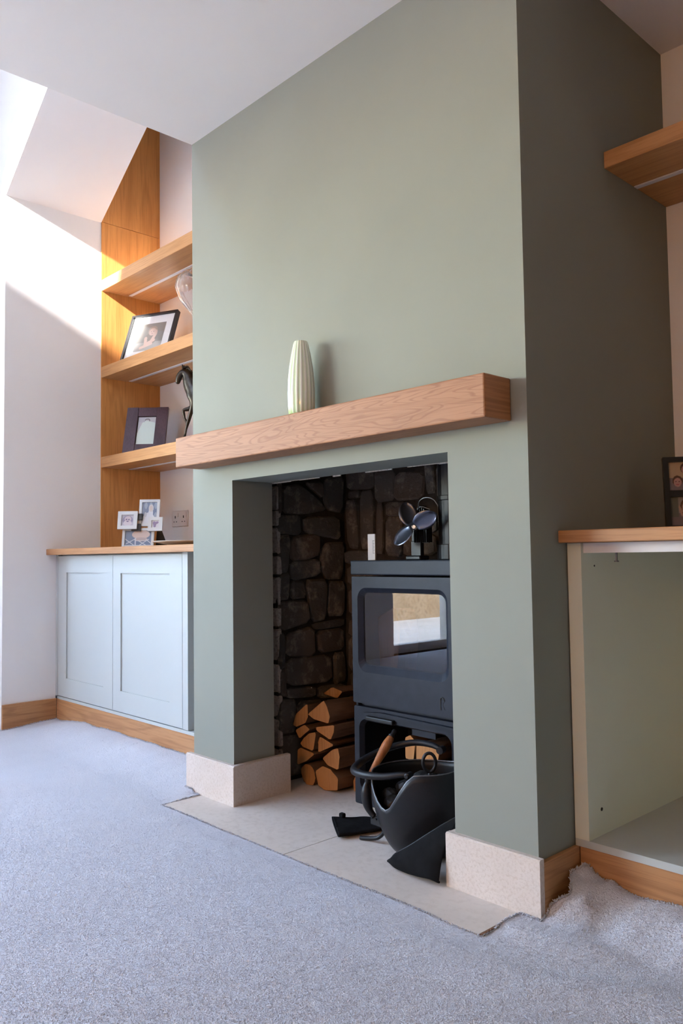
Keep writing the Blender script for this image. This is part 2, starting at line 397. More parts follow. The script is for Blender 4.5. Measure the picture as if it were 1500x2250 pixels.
# unseen warm lamp behind the camera, added to brighten the right alcove
pd = thing('added_fill_lamp', 'added out-of-view pendant lamp whose warm bulb fills the right alcove', 'lamp', (0.8, -5.0, ZC))
bm = NB(); lathe(bm, [(0.05, 0), (0.05, -0.02), (0.03, -0.03)], (0.8, -5.0, ZC), 20); obj('ceiling_rose', bm, M_plastic, pd)
obj('cord', tube(NB(), [(0.8, -5.0, ZC - 0.03), (0.8, -5.0, 2.02)], 0.004, 8), M_dark, pd)
bm = NB(); lathe(bm, [(0.05, 0.0), (0.09, -0.06), (0.20, -0.20), (0.198, -0.20), (0.088, -0.062), (0.048, -0.002)], (0.8, -5.0, 2.10), 32, False); obj('shade', bm, M_plastic, pd, smooth=True)
bm = NB(); bmesh.ops.create_uvsphere(bm, u_segments=16, v_segments=10, radius=0.035); bmesh.ops.translate(bm, verts=bm.verts, vec=(0.8, -5.0, 1.92))
def bulb_mat():
    m, t, b = principled('fill_bulb'); b.inputs['Emission Color'].default_value = (1, 0.5, 0.16, 1); b.inputs['Emission Strength'].default_value = 3.0; return m
obj('bulb', bm, bulb_mat(), pd, smooth=True)
pll = bpy.data.lights.new('added_fill_light', 'POINT'); pll.energy = 19.0; pll.color = (1.0, 0.47, 0.12); pll.shadow_soft_size = 0.06  # added warm fill for the right alcove
plo = bpy.data.objects.new('added_fill_light', pll); COL.objects.link(plo); plo.location = (0.8, -5.0, 1.86)

# ------------------------------------------------------------------ chimney breast
XO1, XO2, ZO, DR = -1.2223, -0.2497, 1.1241, 0.1778
bm = NB()
bx(bm, -BW, XO1, 0, DR, -0.012, ZO); bx(bm, XO2, 0, 0, DR, -0.012, ZO)
bx(bm, -BW, 0, 0, DR, ZO, ZC + 0.02)
bx(bm, -BW, -1.42, DR, YB + 0.05, -0.012, ZC + 0.02); bx(bm, -0.07, 0, DR, YB + 0.05, -0.012, ZC + 0.02)
struct(obj('wall_chimney_breast', bm, M_sage))
# rubble lined fire chamber
FXL, FXR, FYB, FZ = -1.32, -0.15, 0.635, 1.36
def stone(poly, to3, depth, parent, seed=0, mat=None, cf=0.15):
    """poly: 2-D outline; to3(u,v,d) -> point, d = distance proud of the mortar"""
    rnd = random.Random(seed)
    p = chaikin([(a + rnd.uniform(-.004, .004), b + rnd.uniform(-.004, .004)) for a, b in poly], 1, cf)
    mx_ = sum(a for a, b in p) / len(p); mz_ = sum(b for a, b in p) / len(p)
    p = [(a + (a - mx_) / (math.hypot(a - mx_, b - mz_) or 1) * 0.004, b + (b - mz_) / (math.hypot(a - mx_, b - mz_) or 1) * 0.004) for a, b in p]
    cx = sum(a for a, b in p) / len(p); cz = sum(b for a, b in p) / len(p)
    bm = NB(); rings = []
    tilt = (rnd.uniform(-.12, .12), rnd.uniform(-.12, .12))
    for d, s in ((-0.01, 0.0), (depth * 0.65, 0.003), (depth, 0.012)):
        ring = []
        for a, b in p:
            dx, dz = cx - a, cz - b; L = math.hypot(dx, dz) or 1; q = min(s / L, .5)
            a2, b2 = a + dx * q, b + dz * q
            dd = d + ((a2 - cx) * tilt[0] + (b2 - cz) * tilt[1] + rnd.uniform(-.002, .002) if d > 0 else 0)
            ring.append(bm.verts.new(to3(a2, b2, dd)))
        rings.append(ring)
    n = len(p)
    for r0, r1 in zip(rings, rings[1:]):
        for i in range(n): bm.faces.new((r0[i], r0[(i + 1) % n], r1[(i + 1) % n], r1[i]))
    c = bm.verts.new(to3(cx, cz, depth + rnd.uniform(0.0, 0.006)))
    for i in range(n): bm.faces.new((rings[-1][i], rings[-1][(i + 1) % n], c))
    return obj('stone', bm, mat or M_rubble, parent)
LS = [[(0.3, 1.12), (0.38, 1.14), (0.49, 1.08), (0.53, 1.04), (0.41, 1.02), (0.3, 1.02)], [(0.52, 1.16), (0.62, 1.19), (0.61, 1.03), (0.53, 1.04), (0.52, 1.08)], [(0.41, 1.14), (0.51, 1.16), (0.51, 1.08)], [(0.28, 1.01), (0.39, 1.02), (0.39, 0.94), (0.28, 0.94)], [(0.41, 1.01), (0.6, 1.02), (0.6, 0.92), (0.51, 0.93), (0.41, 0.95)], [(0.34, 0.9), (0.36, 0.93), (0.49, 0.94), (0.49, 0.86), (0.42, 0.84), (0.34, 0.84)], [(0.28, 0.93), (0.33, 0.94), (0.33, 0.79), (0.28, 0.79)], [(0.5, 0.88), (0.53, 0.91), (0.62, 0.91), (0.62, 0.76), (0.53, 0.76), (0.5, 0.8)], [(0.34, 0.83), (0.49, 0.84), (0.49, 0.78), (0.34, 0.76)], [(0.28, 0.78), (0.33, 0.79), (0.33, 0.69), (0.28, 0.69)], [(0.34, 0.76), (0.4, 0.76), (0.41, 0.69), (0.34, 0.69)], [(0.41, 0.76), (0.52, 0.76), (0.52, 0.6), (0.45, 0.59)], [(0.53, 0.75), (0.62, 0.75), (0.62, 0.61), (0.53, 0.61)], [(0.28, 0.68), (0.42, 0.68), (0.43, 0.6), (0.28, 0.57)], [(0.45, 0.585), (0.62, 0.595), (0.62, 0.57), (0.46, 0.56)], [(0.31, 0.56), (0.44, 0.58), (0.455, 0.46), (0.31, 0.47)], [(0.465, 0.555), (0.62, 0.56), (0.62, 0.47), (0.48, 0.47)], [(0.275, 0.56), (0.3, 0.56), (0.3, 0.43), (0.275, 0.43)], [(0.31, 0.46), (0.55, 0.46), (0.55, 0.35), (0.31, 0.36)], [(0.56, 0.46), (0.62, 0.46), (0.62, 0.34), (0.56, 0.34)], [(0.275, 0.42), (0.305, 0.42), (0.305, 0.32), (0.275, 0.33)], [(0.315, 0.35), (0.46, 0.34), (0.46, 0.3), (0.315, 0.31)], [(0.47, 0.34), (0.62, 0.33), (0.62, 0.28), (0.47, 0.295)], [(0.275, 1.16), (0.29, 1.15), (0.29, 1.02), (0.275, 1.02)], [(0.275, 0.31), (0.36, 0.3), (0.36, 0.18), (0.275, 0.18)], [(0.37, 0.29), (0.5, 0.285), (0.495, 0.165), (0.37, 0.175)], [(0.51, 0.28), (0.62, 0.27), (0.62, 0.15), (0.51, 0.16)], [(0.28, 0.17), (0.405, 0.165), (0.405, 0.02), (0.28, 0.02)], [(0.415, 0.16), (0.62, 0.145), (0.62, 0.02), (0.415, 0.02)],
      [(0.28, 1.3), (0.42, 1.31), (0.4, 1.16), (0.28, 1.17)], [(0.43, 1.31), (0.62, 1.31), (0.62, 1.21), (0.43, 1.18)]]
fl = struct(obj('wall_firebox_left', box(-1.43, FXL, 0.275, FYB + 0.06, -0.005, FZ), M_mortar))
for i, p in enumerate(LS): stone(p, lambda a, b, d: (FXL + d, a, b), 0.016, fl, i)
zz = [0.0, 0.13, 0.24, 0.33, 0.45, 0.58, 0.66, 0.78, 0.86, 0.97, 1.03, 1.13, 1.24]
for i in range(len(zz) - 1):
    w = random.uniform(0.008, 0.012)
    stone([(-1.425, zz[i] + .006), (FXL + w, zz[i] + .006), (FXL + w, zz[i + 1] - .005), (-1.425, zz[i + 1] - .005)], lambda a, b, d: (a, 0.275 - d, b), 0.008, fl, 100 + i, M_lit_stone, 0.05)
fr_ = struct(obj('wall_firebox_right', box(FXR, -0.075, 0.275, FYB + 0.06, -0.005, FZ), M_mortar))
for i, p in enumerate(LS): stone(p, lambda a, b, d: (FXR - d, a, b), 0.016, fr_, 300 + i)
fb = struct(obj('wall_firebox_back', box(-1.43, -0.075, FYB, FYB + 0.06, -0.005, FZ), M_mortar))
BS = [(-1.3, 1.2, -1.14, 1.12), (-1.29, 1.12, -1.22, 1.085), (-1.13, 1.19, -1.03, 1.065), (-1.02, 1.17, -0.88, 1.065), (-0.87, 1.2, -0.825, 1.08), (-1.3, 1.08, -1.23, 0.88), (-1.22, 1.115, -1.14, 0.88), (-1.13, 1.06, -1.09, 0.86), (-1.08, 1.06, -0.96, 1.005), (-1.08, 1.0, -0.99, 0.85), (-0.98, 1.01, -0.82, 0.935), (-0.985, 0.93, -0.82, 0.85), (-1.3, 0.875, -1.14, 0.82), (-0.815, 1.19, -0.72, 1.055), (-0.81, 1.05, -0.72, 0.935), (-0.81, 0.925, -0.72, 0.85)]
z = 1.21
BS += [(x, 1.33, x + .15, 1.215) for x in np.arange(-1.3, -0.3, 0.16)]
for r0, r1 in ((0.03, .16), (.17, .29), (.30, .38), (.39, .52), (.53, .60), (.61, .72), (.73, .81)):
    x = -1.3
    while x < -0.19:
        w = random.uniform(.09, .22); x1 = min(x + w, -0.18)
        if x1 - x > .04: BS.append((x, r1, x1 - .01, r0))
        x = x1
for r0, r1 in ((.83, .93), (.94, 1.06), (1.07, 1.2)):
    x = -0.71
    while x < -0.19:
        w = random.uniform(.09, .2); x1 = min(x + w, -0.18)
        if x1 - x > .04: BS.append((x, r1, x1 - .01, r0))
        x = x1
for i, (x0, z1, x1, z0) in enumerate(BS):
    stone([(x0, z0), (x1, z0), (x1, z1), (x0, z1)], lambda a, b, d: (a, FYB - d, b), 0.014, fb, 500 + i)
struct(obj('ceiling_firebox', box(-1.43, -0.07, DR - 0.005, YB, FZ, FZ + 0.03), M_soot))
# torn plaster edge along the back of the lintel
bm = NB()
x = XO1 + 0.01
while x < XO2 - 0.02:
    w = random.uniform(0.03, 0.13)
    if random.random() < 0.8: bx(bm, x, min(x + w, XO2), DR, DR + 0.004, ZO - random.uniform(0.001, 0.007), ZO + 0.02)
    x += w
struct(obj('trim_1', bm, M_plaster))

# ------------------------------------------------------------------ hearth slabs and stone plinth
h = thing('hearth', 'pale limestone hearth of two slabs in front of the stove', 'hearth', (-0.74, 0.1, 0))
bm = NB(); prism(bm, [(-1.395, -0.173, -0.011), (-0.7415, -0.173, -0.011), (-0.7415, 0.634, -0.011), (-1.319, 0.634, -0.011), (-1.319, 0.179, -0.011), (-1.2215, 0.179, -0.011), (-1.2215, -0.001, -0.011), (-1.471, -0.001, -0.011), (-1.471, -0.03, -0.011), (-1.445, -0.045, -0.011)], (0, 0, 0.011))
obj('hearth_slab', bm, M_hearth, h)
bm = NB(); prism(bm, [(-0.7385, -0.173, -0.011), (-0.048, -0.173, -0.011), (-0.048, -0.001, -0.011), (-0.2505, -0.001, -0.011), (-0.2505, 0.179, -0.011), (-0.151, 0.179, -0.011), (-0.151, 0.634, -0.011), (-0.7385, 0.634, -0.011)], (0, 0, 0.011))
obj('hearth_slab', bm, M_hearth, h)
TP, ZP = 0.018, 0.1365
def block(name, x0, x1, y0, y1, parent, seed):
    """a stone skirting block with a chipped upper edge"""
    rnd = random.Random(seed)
    L = max(x1 - x0, y1 - y0); alongx = (x1 - x0) >= (y1 - y0); n = max(8, int(L / 0.012))
    bm = NB(); rows = []
    for i in range(n + 1):
        t = i / n; ch = 0.003 + 0.004 * abs(noise.noise((t * L * 45 + seed * 9.1, seed, 0)))
        cz = 0.002 + 0.006 * abs(noise.noise((t * L * 60 + seed * 3.3, seed + 5, 0)))
        if alongx:
            x = x0 + (x1 - x0) * t
            sec = [(x, y1, 0), (x, y0, 0), (x, y0, ZP - cz), (x, y0 + ch, ZP), (x, y1, ZP)]
        else:
            y = y0 + (y1 - y0) * t
            sec = [(x0, y, 0), (x1, y, 0), (x1, y, ZP - cz), (x1 - ch, y, ZP), (x0, y, ZP)]
        rows.append([bm.verts.new(s) for s in sec])
    for a, b in zip(rows, rows[1:]):
        for k in range(5): bm.faces.new((a[k], a[(k + 1) % 5], b[(k + 1) % 5], b[k]))
    bm.faces.new(rows[0]); bm.faces.new(rows[-1][::-1])
    return obj(name, bm, M_lime, parent)
pl = struct(block('baseboard_chimney_left', -1.497, -1.2015, -TP, 0.0, None, 3))
block('stone_block', XO1 + 0.0003, XO1 + TP + 0.002, 0.0002, 0.236, pl, 5)
pr = struct(block('baseboard_chimney_right', -0.268, 0.014, -TP, 0.0, None, 8))
bm = box(XO2 - TP, XO2, 0.0002, 0.236, 0, ZP, bev=0.002); obj('stone_block', bm, M_lime, pr)
# oak skirtings
ZS = 0.126
struct(obj('baseboard_left', box(XL, XL + 0.015, YW, 0.177, -0.01, ZS, bev=0.002), M_oak_pale_y))
struct(obj('baseboard_breast_side', box(0.0, 0.014, 0.0, 0.1598, -0.01, ZS, bev=0.001), M_oak_pale_y))

# ------------------------------------------------------------------ mantel beam
bm = box(-1.42, -0.0455, -0.1085, 0.0, 1.1795, 1.2865, bev=0.004, seg=2)
me_beam = obj('mantel_beam', bm, M_oak_beam)
me_beam.data.materials.append(M_endgrain)
for p in me_beam.data.polygons:
    if p.normal.x > 0.9 or p.normal.x < -0.9: p.material_index = 1
tag(me_beam, 'chunky square oak beam mantel shelf fixed across the sage chimney breast', 'mantel')

# ------------------------------------------------------------------ left alcove
pn = thing('wall_panel', 'tall oak veneer side panel lining the alcove beside the white wall', 'wall panel', (XL, 0.6, 0.91))
obj('board', box(XL, XL + 0.006, YA, YB, 0.91, 2.757), M_oak_z, pn)
obj('board', box(XL, XL + 0.006, YA, YB, 2.7595, 4.6), M_oak_z, pn)
SH = [(2.361, 2.424, 'topmost thick oak alcove shelf, nothing standing on it'), (1.866, 1.927, 'thick oak alcove shelf carrying the black framed portrait'), (1.360, 1.420, 'thick oak alcove shelf carrying the dark brown frame and horse')]
for z0, z1, lab in SH:
    s = thing('alcove_shelf', lab, 'shelf', (-2.27, 0.6, z0), 'oak shelves in the alcove by the white wall')
    obj('board', box(XL + 0.006, -BW, YA, YB, z0, z1, bev=0.0015), M_oak_x, s)
    obj('light_strip', box(XL + 0.035, -BW - 0.002, 0.583, 0.603, z0 - 0.004, z0, bev=0.001), M_strip, s)['label'] = 'white light channel under the shelf'
ZT0, ZT1, YT = 0.878, 0.909, 0.122
tag(obj('worktop', box(XL, -BW, YT, YB, ZT0, ZT1, bev=0.002), M_oak_pale), 'long oak worktop over the pale green cupboard doors', 'worktop')
CY = 0.177
cb = thing('base_cabinet', 'pale grey-green shaker cupboard with two doors and an open end bay', 'cabinet', (-2.27, 0.45, ZS))
bm = NB()
bx(bm, XL + 0.001, -3.047, CY, CY + 0.03, ZS, ZT0)              # left scribe
bx(bm, -1.8315, -1.791, CY, YB - 0.003, ZS + 0.016, ZT0)                # upright beside the doors
bx(bm, XL + 0.001, -BW, CY, YB - 0.003, ZS, ZS + 0.014)                 # bottom
bx(bm, XL + 0.001, -1.832, CY + 0.024, CY + 0.03, ZS + 0.014, ZT0)  # carcass face behind the doors
bx(bm, -1.51, -BW, CY, YB - 0.003, ZS + 0.014, ZT0)
bx(bm, XL + 0.001, -BW, YB - 0.012, YB - 0.003, ZS + 0.014, ZT0)
obj('body', bm, M_cab, cb)
def shaker(x0, x1, z0, z1, px0, px1, pz0, pz1):
    bm = NB(); Y0, Y1 = CY, CY + 0.021
    bx(bm, x0, px0, Y0, Y1, z0, z1); bx(bm, px1, x1, Y0, Y1, z0, z1); bx(bm, px0, px1, Y0, Y1, z0, pz0); bx(bm, px0, px1, Y0, Y1, pz1, z1)
    d = obj('door', bm, M_cab, cb)
    obj('panel', box(px0, px1, Y0 + 0.007, Y1 - 0.002, pz0, pz1), M_cab, d)
shaker(-3.044, -2.4425, 0.144, 0.872, -2.945, -2.535, 0.24, 0.786)
shaker(-2.4395, -1.8345, 0.144, 0.872, -2.366, -1.935, 0.24, 0.786)
struct(obj('baseboard_cabinet_left', box(XL + 0.015, -BW - 0.001, CY, CY + 0.02, -0.01, ZS, bev=0.002), M_oak_pale))

# ------------------------------------------------------------------ right alcove
s = thing('alcove_shelf', 'thick oak shelf beside the dark right flank of the chimney breast', 'shelf', (1.1, 0.6, 1.938))
obj('board', box(0.0, XR, 0.415, YB, 1.938, 1.986, bev=0.0015), M_oak_x, s)
obj('light_strip', box(0.004, XR - 0.02, 0.583, 0.603, 1.934, 1.938, bev=0.001), M_strip, s)['label'] = 'white light channel under the shelf'
tag(obj('worktop', box(0.0, XR, YT, YB, ZT0, ZT1, bev=0.002), M_oak_pale), 'oak worktop over the doorless cabinet, double photo frame on it', 'worktop')
RY = 0.159
rc = thing('base_cabinet', 'doorless pale green base cabinet standing open beside the chimney breast', 'cabinet', (0.9, 0.45, ZS))
for xa, xb in ((0.003, 0.041), (1.10, 1.14), (XR - 0.04, XR - 0.002)): obj('side_panel', box(xa, xb, RY, YB - 0.003, ZS + 0.018, ZT0 - 0.001), M_cab_in, rc)
obj('bottom_panel', box(0.003, XR - 0.002, RY, YB - 0.003, ZS, ZS + 0.018), M_cab, rc)
obj('back_panel', box(0.041, XR - 0.04, YB - 0.02, YB - 0.004, ZS + 0.018, ZT0 - 0.001), M_cab_in, rc)
obj('top_rail', box(0.041, XR - 0.04, RY + 0.012, RY + 0.05, 0.852, ZT0 - 0.001), M_strip, rc)['label'] = 'pale grey rail under the worktop'
bm = NB(); lathe(bm, [(0.003, 0), (0.003, 0.02), (0.006, 0.02), (0.006, 0.023)], (0.115, RY + 0.04, 0.852), 10, True, (0, 0, -1)); obj('bolt', bm, M_iron_edge, rc)
for zz_, r in ((0.819, 0.0025), (0.208, 0.0045)):
    bm = NB(); lathe(bm, [(r, 0), (r, 0.001)], (0.041, 0.222, zz_), 12, True, (1, 0, 0)); obj('screw_hole', bm, M_dark, rc)
struct(obj('baseboard_cabinet_right', box(0.014, XR, RY, RY + 0.02, -0.01, ZS, bev=0.002), M_oak_pale))

# ------------------------------------------------------------------ carpet
def carpet_h(x, y):
    h = 0.0005 + 0.0015 * noise.noise((x * 3, y * 3, 1.0)) - 0.003 * ss((y + 0.26) / 0.08) * (1 if y < -0.1 and -1.45 < x < 0.0 else 0)
    n = noise.noise((x * 9, 3.1, 0)) * 0.008 + noise.noise((x * 45, 7.7, 0)) * 0.003
    if x < -1.45 and y > -0.13:                      # turned up against the left kick board
        e = (0.015 + 0.028 * ss((x + 3.05) / 0.35) + n)
        h += e * ss((y + 0.12) / 0.29)
    if x > 0.0 and y > -0.12:                       # untrimmed, rucked corner on the right
        e = 0.052 + n + 0.020 * math.exp(-((x - 0.035) / 0.03) ** 2)
        h += e * ss((y + 0.03) / 0.185)
        h += 0.024 * math.exp(-((x - 0.060 - 0.35 * (y - 0.05)) / 0.028) ** 2) * ss((y + 0.03) / 0.08) * (1 - 0.6 * ss((y - 0.09) / 0.06))
        h -= 0.010 * math.exp(-((x - 0.135 - 0.2 * y) / 0.035) ** 2) * ss((y + 0.02) / 0.06) * (1 - ss((y - 0.10) / 0.05))
        h += 0.020 * math.exp(-((x - 0.016) / 0.022) ** 2) * ss((y - 0.005) / 0.03)
        h += 0.006 * noise.noise((x * 14, y * 14, 4.0)) * ss((y + 0.10) / 0.10)
    # low ripples in front of the right plinth
    w = math.exp(-((x - 0.25) / 0.45) ** 2) * math.exp(-((y + 0.16) / 0.16) ** 2)
    h += w * 0.007 * math.sin(26 * (0.35 * x - y) + 1.5 * noise.noise((x * 4, y * 4, 9)))
    return max(h, -0.0035)
def carpet_dx(x, y):
    if x < 0.012 or x > 0.16 or y < -0.02: return 0.0
    k = 1 - ss((x - 0.016) / 0.13)
    return k * (0.034 * math.exp(-((y - 0.058) / 0.030) ** 2) - 0.004 * math.sin(y * 120) * ss(y / 0.02) + 0.010 * ss((y - 0.09) / 0.05))
def lines(segs):
    out = []
    for a, b, st in segs:
        n = max(1, int(round((b - a) / st))); out += [a + (b - a) * i / n for i in range(n)]
    return out + [segs[-1][1]]
cx_l = lines([(XBAY + 0.003, XL + 0.016, 0.06), (XL + 0.016, -1.60, 0.022), (-1.60, -1.499, 0.012), (-1.499, -1.405, 0.012), (-1.405, -0.040, 0.022), (-0.040, 0.016, 0.014), (0.016, 0.45, 0.009), (0.45, XR - 0.003, 0.03)])
cy_l = lines([(YF + 0.003, -2.2, 0.2), (-2.2, -0.6, 0.03), (-0.6, -0.1736, 0.02), (-0.1736, -0.105, 0.010), (-0.105, -0.021, 0.010), (-0.021, 0.0, 0.010), (0.0, 0.156, 0.0065), (0.156, 0.175, 0.0065)])
def carpet_in(x, y):
    if x < XL + 0.016 and y > YW: return False
    if -1.499 < x < 0.016 and y > -0.021: return False
    if -1.405 < x < -0.040 and y > -0.1736:
        return False
    if x > 0.016 and y > 0.156: return False
    return True
def carpet():
    bm = NB(); V = {}
    def v(i, j):
        if (i, j) not in V: V[i, j] = bm.verts.new((cx_l[i] + carpet_dx(cx_l[i], cy_l[j]), cy_l[j], carpet_h(cx_l[i], cy_l[j])))
        return V[i, j]
    for i in range(len(cx_l) - 1):
        for j in range(len(cy_l) - 1):
            if carpet_in((cx_l[i] + cx_l[i + 1]) / 2, (cy_l[j] + cy_l[j + 1]) / 2):
                bm.faces.new((v(i, j), v(i + 1, j), v(i + 1, j + 1), v(i, j + 1)))
    bm.edges.ensure_lookup_table()
    edge = []
    for e in bm.edges:
        if len(e.link_faces) == 1:
            a, b = e.verts[0].co.copy(), e.verts[1].co.copy()
            if min(a.y, b.y) > -0.9: edge.append((a, b))
    for vt in bm.verts:
        if vt.is_boundary and vt.co.y > -0.3:
            vt.co.x += random.uniform(-.0015, .0015); vt.co.y += random.uniform(-.002, .0005)
    bottom = {}
    for e in [e for e in bm.edges if len(e.link_faces) == 1 and max(e.verts[0].co.y, e.verts[1].co.y) > -0.3]:
        q = []; t_ = []
        for vt in e.verts:
            if vt not in bottom: bottom[vt] = (bm.verts.new(vt.co), bm.verts.new((vt.co.x, vt.co.y, max(-0.0115, vt.co.z - 0.012))))   # own vertices keep the cut edge crisp
            t_.append(bottom[vt][0]); q.append(bottom[vt][1])
        bm.faces.new((t_[0], t_[1], q[1], q[0]))
    return bm, edge
bm, cedge = carpet()
cp = thing('carpet', 'pale blue-grey cut pile carpet with untrimmed edges laid up to the hearth', 'carpet', (0, -1, 0))
obj('pile_sheet', bm, M_carpet, cp, smooth=True)
# loose tufts along the cut edges
def tufts():
    vs, fs = [], []
    rnd = random.Random(4)
    for a, b in cedge:
        L = (b - a).length; k = max(1, int(L / 0.0022))
        for i in range(k):
            for rep in range(3):
                p = a.lerp(b, rnd.random())
                wild = p.x > 0.0 and p.x < 0.09 and p.y > -0.03
                ln = rnd.uniform(0.0025, 0.0055) * (0.6 if p.y < -0.12 else 1.0) * (1.7 if wild and rnd.random() < 0.3 else 1.0)
                d = Vector((rnd.uniform(-1, 1), rnd.uniform(-0.2, 1.6) if p.y < -0.12 else rnd.uniform(-1.2, 0.3), rnd.uniform(0.7, 1.6))).normalized()
                p = p + Vector((rnd.uniform(-.002, .002), rnd.uniform(-.003, .002) if p.y < -0.12 else rnd.uniform(-.004, 0), rnd.uniform(0, .0025)))
                s = d.orthogonal().normalized(); s2 = d.cross(s); r = 0.0013
                n0 = len(vs)
                m = p + d * ln * 0.55 + Vector((rnd.uniform(-.0015, .0015), rnd.uniform(-.0015, .0015), 0)); q = p + d * ln
                for c, rr in ((p, r), (m, r * 1.1)):
                    for t in range(3):
                        w = s * math.cos(t * 2.094) + s2 * math.sin(t * 2.094); vs.append(tuple(c + w * rr))
                vs.append(tuple(q))
                for t in range(3):
                    u = (t + 1) % 3
                    fs.append((n0 + t, n0 + u, n0 + 3 + u, n0 + 3 + t)); fs.append((n0 + 3 + t, n0 + 3 + u, n0 + 6))
    me = bpy.data.meshes.new('edge_tufts'); me.from_pydata(vs, [], fs); me.update()
    return me
tf = link('edge_tufts', tufts(), M_carpet, cp, True); tf['kind'] = 'stuff'
# cut pile over the part of the carpet nearest the room
def pile():
    g = np.random.default_rng(5); n = 1500000
    x = g.uniform(-3.0, 1.3, n); y = g.uniform(-1.75, 0.15, n)
    d2 = (x - 1.108) ** 2 + (y + 1.666) ** 2 + 0.73
    keep = g.random(n) < np.minimum(1.0, 1.9 / d2)
    keep &= ~((x > -1.502) & (x < 0.018) & (y > -0.024)) & ~((x > -1.40) & (x < -0.042) & (y > -0.176)) & ~((x > XL + 0.016) & (x < -1.45) & (y > 0.165)) & ~((x < XL + 0.02) & (y > YW - 0.004)) & ~((x > 0) & (y > 0.148))
    x, y = x[keep], y[keep]; n = len(x)
    z = np.array([carpet_h(a, b) for a, b in zip(x, y)]) - 0.0008
    x = x + np.array([carpet_dx(a, b) for a, b in zip(x, y)])
    h = g.uniform(0.0018, 0.0030, n); r = g.uniform(0.0015, 0.0021, n); th = g.uniform(0, 2 * PI, n)
    lx, ly = g.normal(0, 0.0008, n), g.normal(0, 0.0008, n)
    V = np.empty((n, 4, 3), np.float32)
    for k in range(3):
        a = th + k * 2 * PI / 3
        V[:, k, 0] = x + r * np.cos(a); V[:, k, 1] = y + r * np.sin(a); V[:, k, 2] = z
    V[:, 3, 0] = x + lx; V[:, 3, 1] = y + ly; V[:, 3, 2] = z + h
    b = (np.arange(n, dtype=np.int32) * 4)[:, None]
    F = np.concatenate([b + np.array([[0, 1, 3]]), b + np.array([[1, 2, 3]]), b + np.array([[2, 0, 3]])], 1).reshape(-1).astype(np.int32)
    me = bpy.data.meshes.new('cut_pile'); me.vertices.add(n * 4); me.vertices.foreach_set('co', V.ravel())
    me.loops.add(len(F)); me.loops.foreach_set('vertex_index', F)
    me.polygons.add(n * 3); me.polygons.foreach_set('loop_start', np.arange(0, len(F), 3, dtype=np.int32)); me.polygons.foreach_set('loop_total', np.full(n * 3, 3, np.int32))
    me.update(); me.validate()
    return me
pf = link('cut_pile', pile(), M_carpet, cp); pf['kind'] = 'stuff'
# brown backing edge exposed at the right end of the hearth
obj('backing_edge', box(-0.047, -0.040, -0.172, -0.022, -0.010, 0.0005), M_bark, cp)['label'] = 'brown jute backing showing at the cut edge'

# ------------------------------------------------------------------ wood burning stove
SX0, SX1, SY, SYB = -0.945, -0.490, 0.31, 0.585
st = thing('wood_stove', 'slate-black wood burning stove with a rounded window and log store below', 'stove', (-0.72, 0.45, 0))
bm = NB()
bx(bm, SX0, SX0 + 0.012, SY + 0.012, SYB, 0.0, 0.780, bev=0.003); bx(bm, SX1 - 0.012, SX1, SY + 0.012, SYB, 0.0, 0.780, bev=0.003)
bx(bm, SX0 + 0.004, SX1 - 0.004, SYB - 0.01, SYB, 0.0, 0.78); bx(bm, SX0 + 0.004, SX1 - 0.004, SY + 0.03, SYB, 0.325, 0.345)
bx(bm, SX0 + 0.004, SX1 - 0.004, SY + 0.03, SYB, 0.765, 0.780); bx(bm, SX0 + 0.004, SX1 - 0.004, SY + 0.015, SYB, 0.0, 0.03)
obj('body', bm, M_stove, st)
obj('top_plate', box(SX0 - 0.002, SX1 + 0.002, SY - 0.004, SYB + 0.003, 0.786, 0.836, bev=0.004, seg=2), M_stove, st)
bm = NB()   # fire chamber lining
bx(bm, SX0 + 0.013, SX0 + 0.03, SY + 0.035, SYB - 0.011, 0.346, 0.764); bx(bm, SX1 - 0.03, SX1 - 0.013, SY + 0.035, SYB - 0.011, 0.346, 0.764); bx(bm, SX0 + 0.03, SX1 - 0.03, SYB - 0.03, SYB - 0.011, 0.346, 0.764)
obj('fire_bricks', bm, M_stove_in, st)
def ring_plate(bm, outer, inner_f, inner_b, y0, yb):
    """plate with a funnel shaped hole; all outlines have the same number of points"""
    n = len(outer)
    A = [bm.verts.new((x, y0, z)) for x, z in outer]; B = [bm.verts.new((x, y0, z)) for x, z in inner_f]
    C_ = [bm.verts.new((x, yb, z)) for x, z in inner_b]; D = [bm.verts.new((x, yb + 0.004, z)) for x, z in outer]
    for P, Q in ((A, B), (B, C_), (C_, D), (D, A)):
        for i in range(n): bm.faces.new((P[i], P[(i + 1) % n], Q[(i + 1) % n], Q[i]))
    return bm
# door with splayed rounded window
bm = NB()
ring_plate(bm, rrect(SX0, SX1, 0.345, 0.780, 0.006, 6), rrect(-0.918, -0.515, 0.452, 0.742, 0.040, 6), rrect(-0.900, -0.535, 0.478, 0.724, 0.026, 6), SY, SY + 0.016)
door = obj('door', bm, M_stove, st)
bm = NB(); prism(bm, [(x, SY + 0.014, z) for x, z in rrect(-0.905, -0.530, 0.474, 0.728, 0.026, 6)], (0, 0.002, 0))
obj('door_glass', bm, M_stove_glass, door)
bm = NB()   # raised emblem low on the door
bx(bm, -0.5535, -0.5490, SY - 0.0016, SY + 0.001, 0.366, 0.398)
pts = [(-0.5510, 0.397), (-0.5485, 0.4035), (-0.5430, 0.4055), (-0.5375, 0.4020), (-0.5350, 0.3950)]
tube(bm, smooth_path([(x, SY - 0.0005, z) for x, z in pts], 4), 0.0022, 6)
tube(bm, [(-0.5350, SY - 0.0002, 0.395), (-0.5420, SY - 0.0002, 0.384)], 0.0007, 6); tube(bm, [(-0.5420, SY - 0.0002, 0.384), (-0.5335, SY - 0.0002, 0.368)], 0.0007, 6)
obj('emblem', bm, M_dark, door)
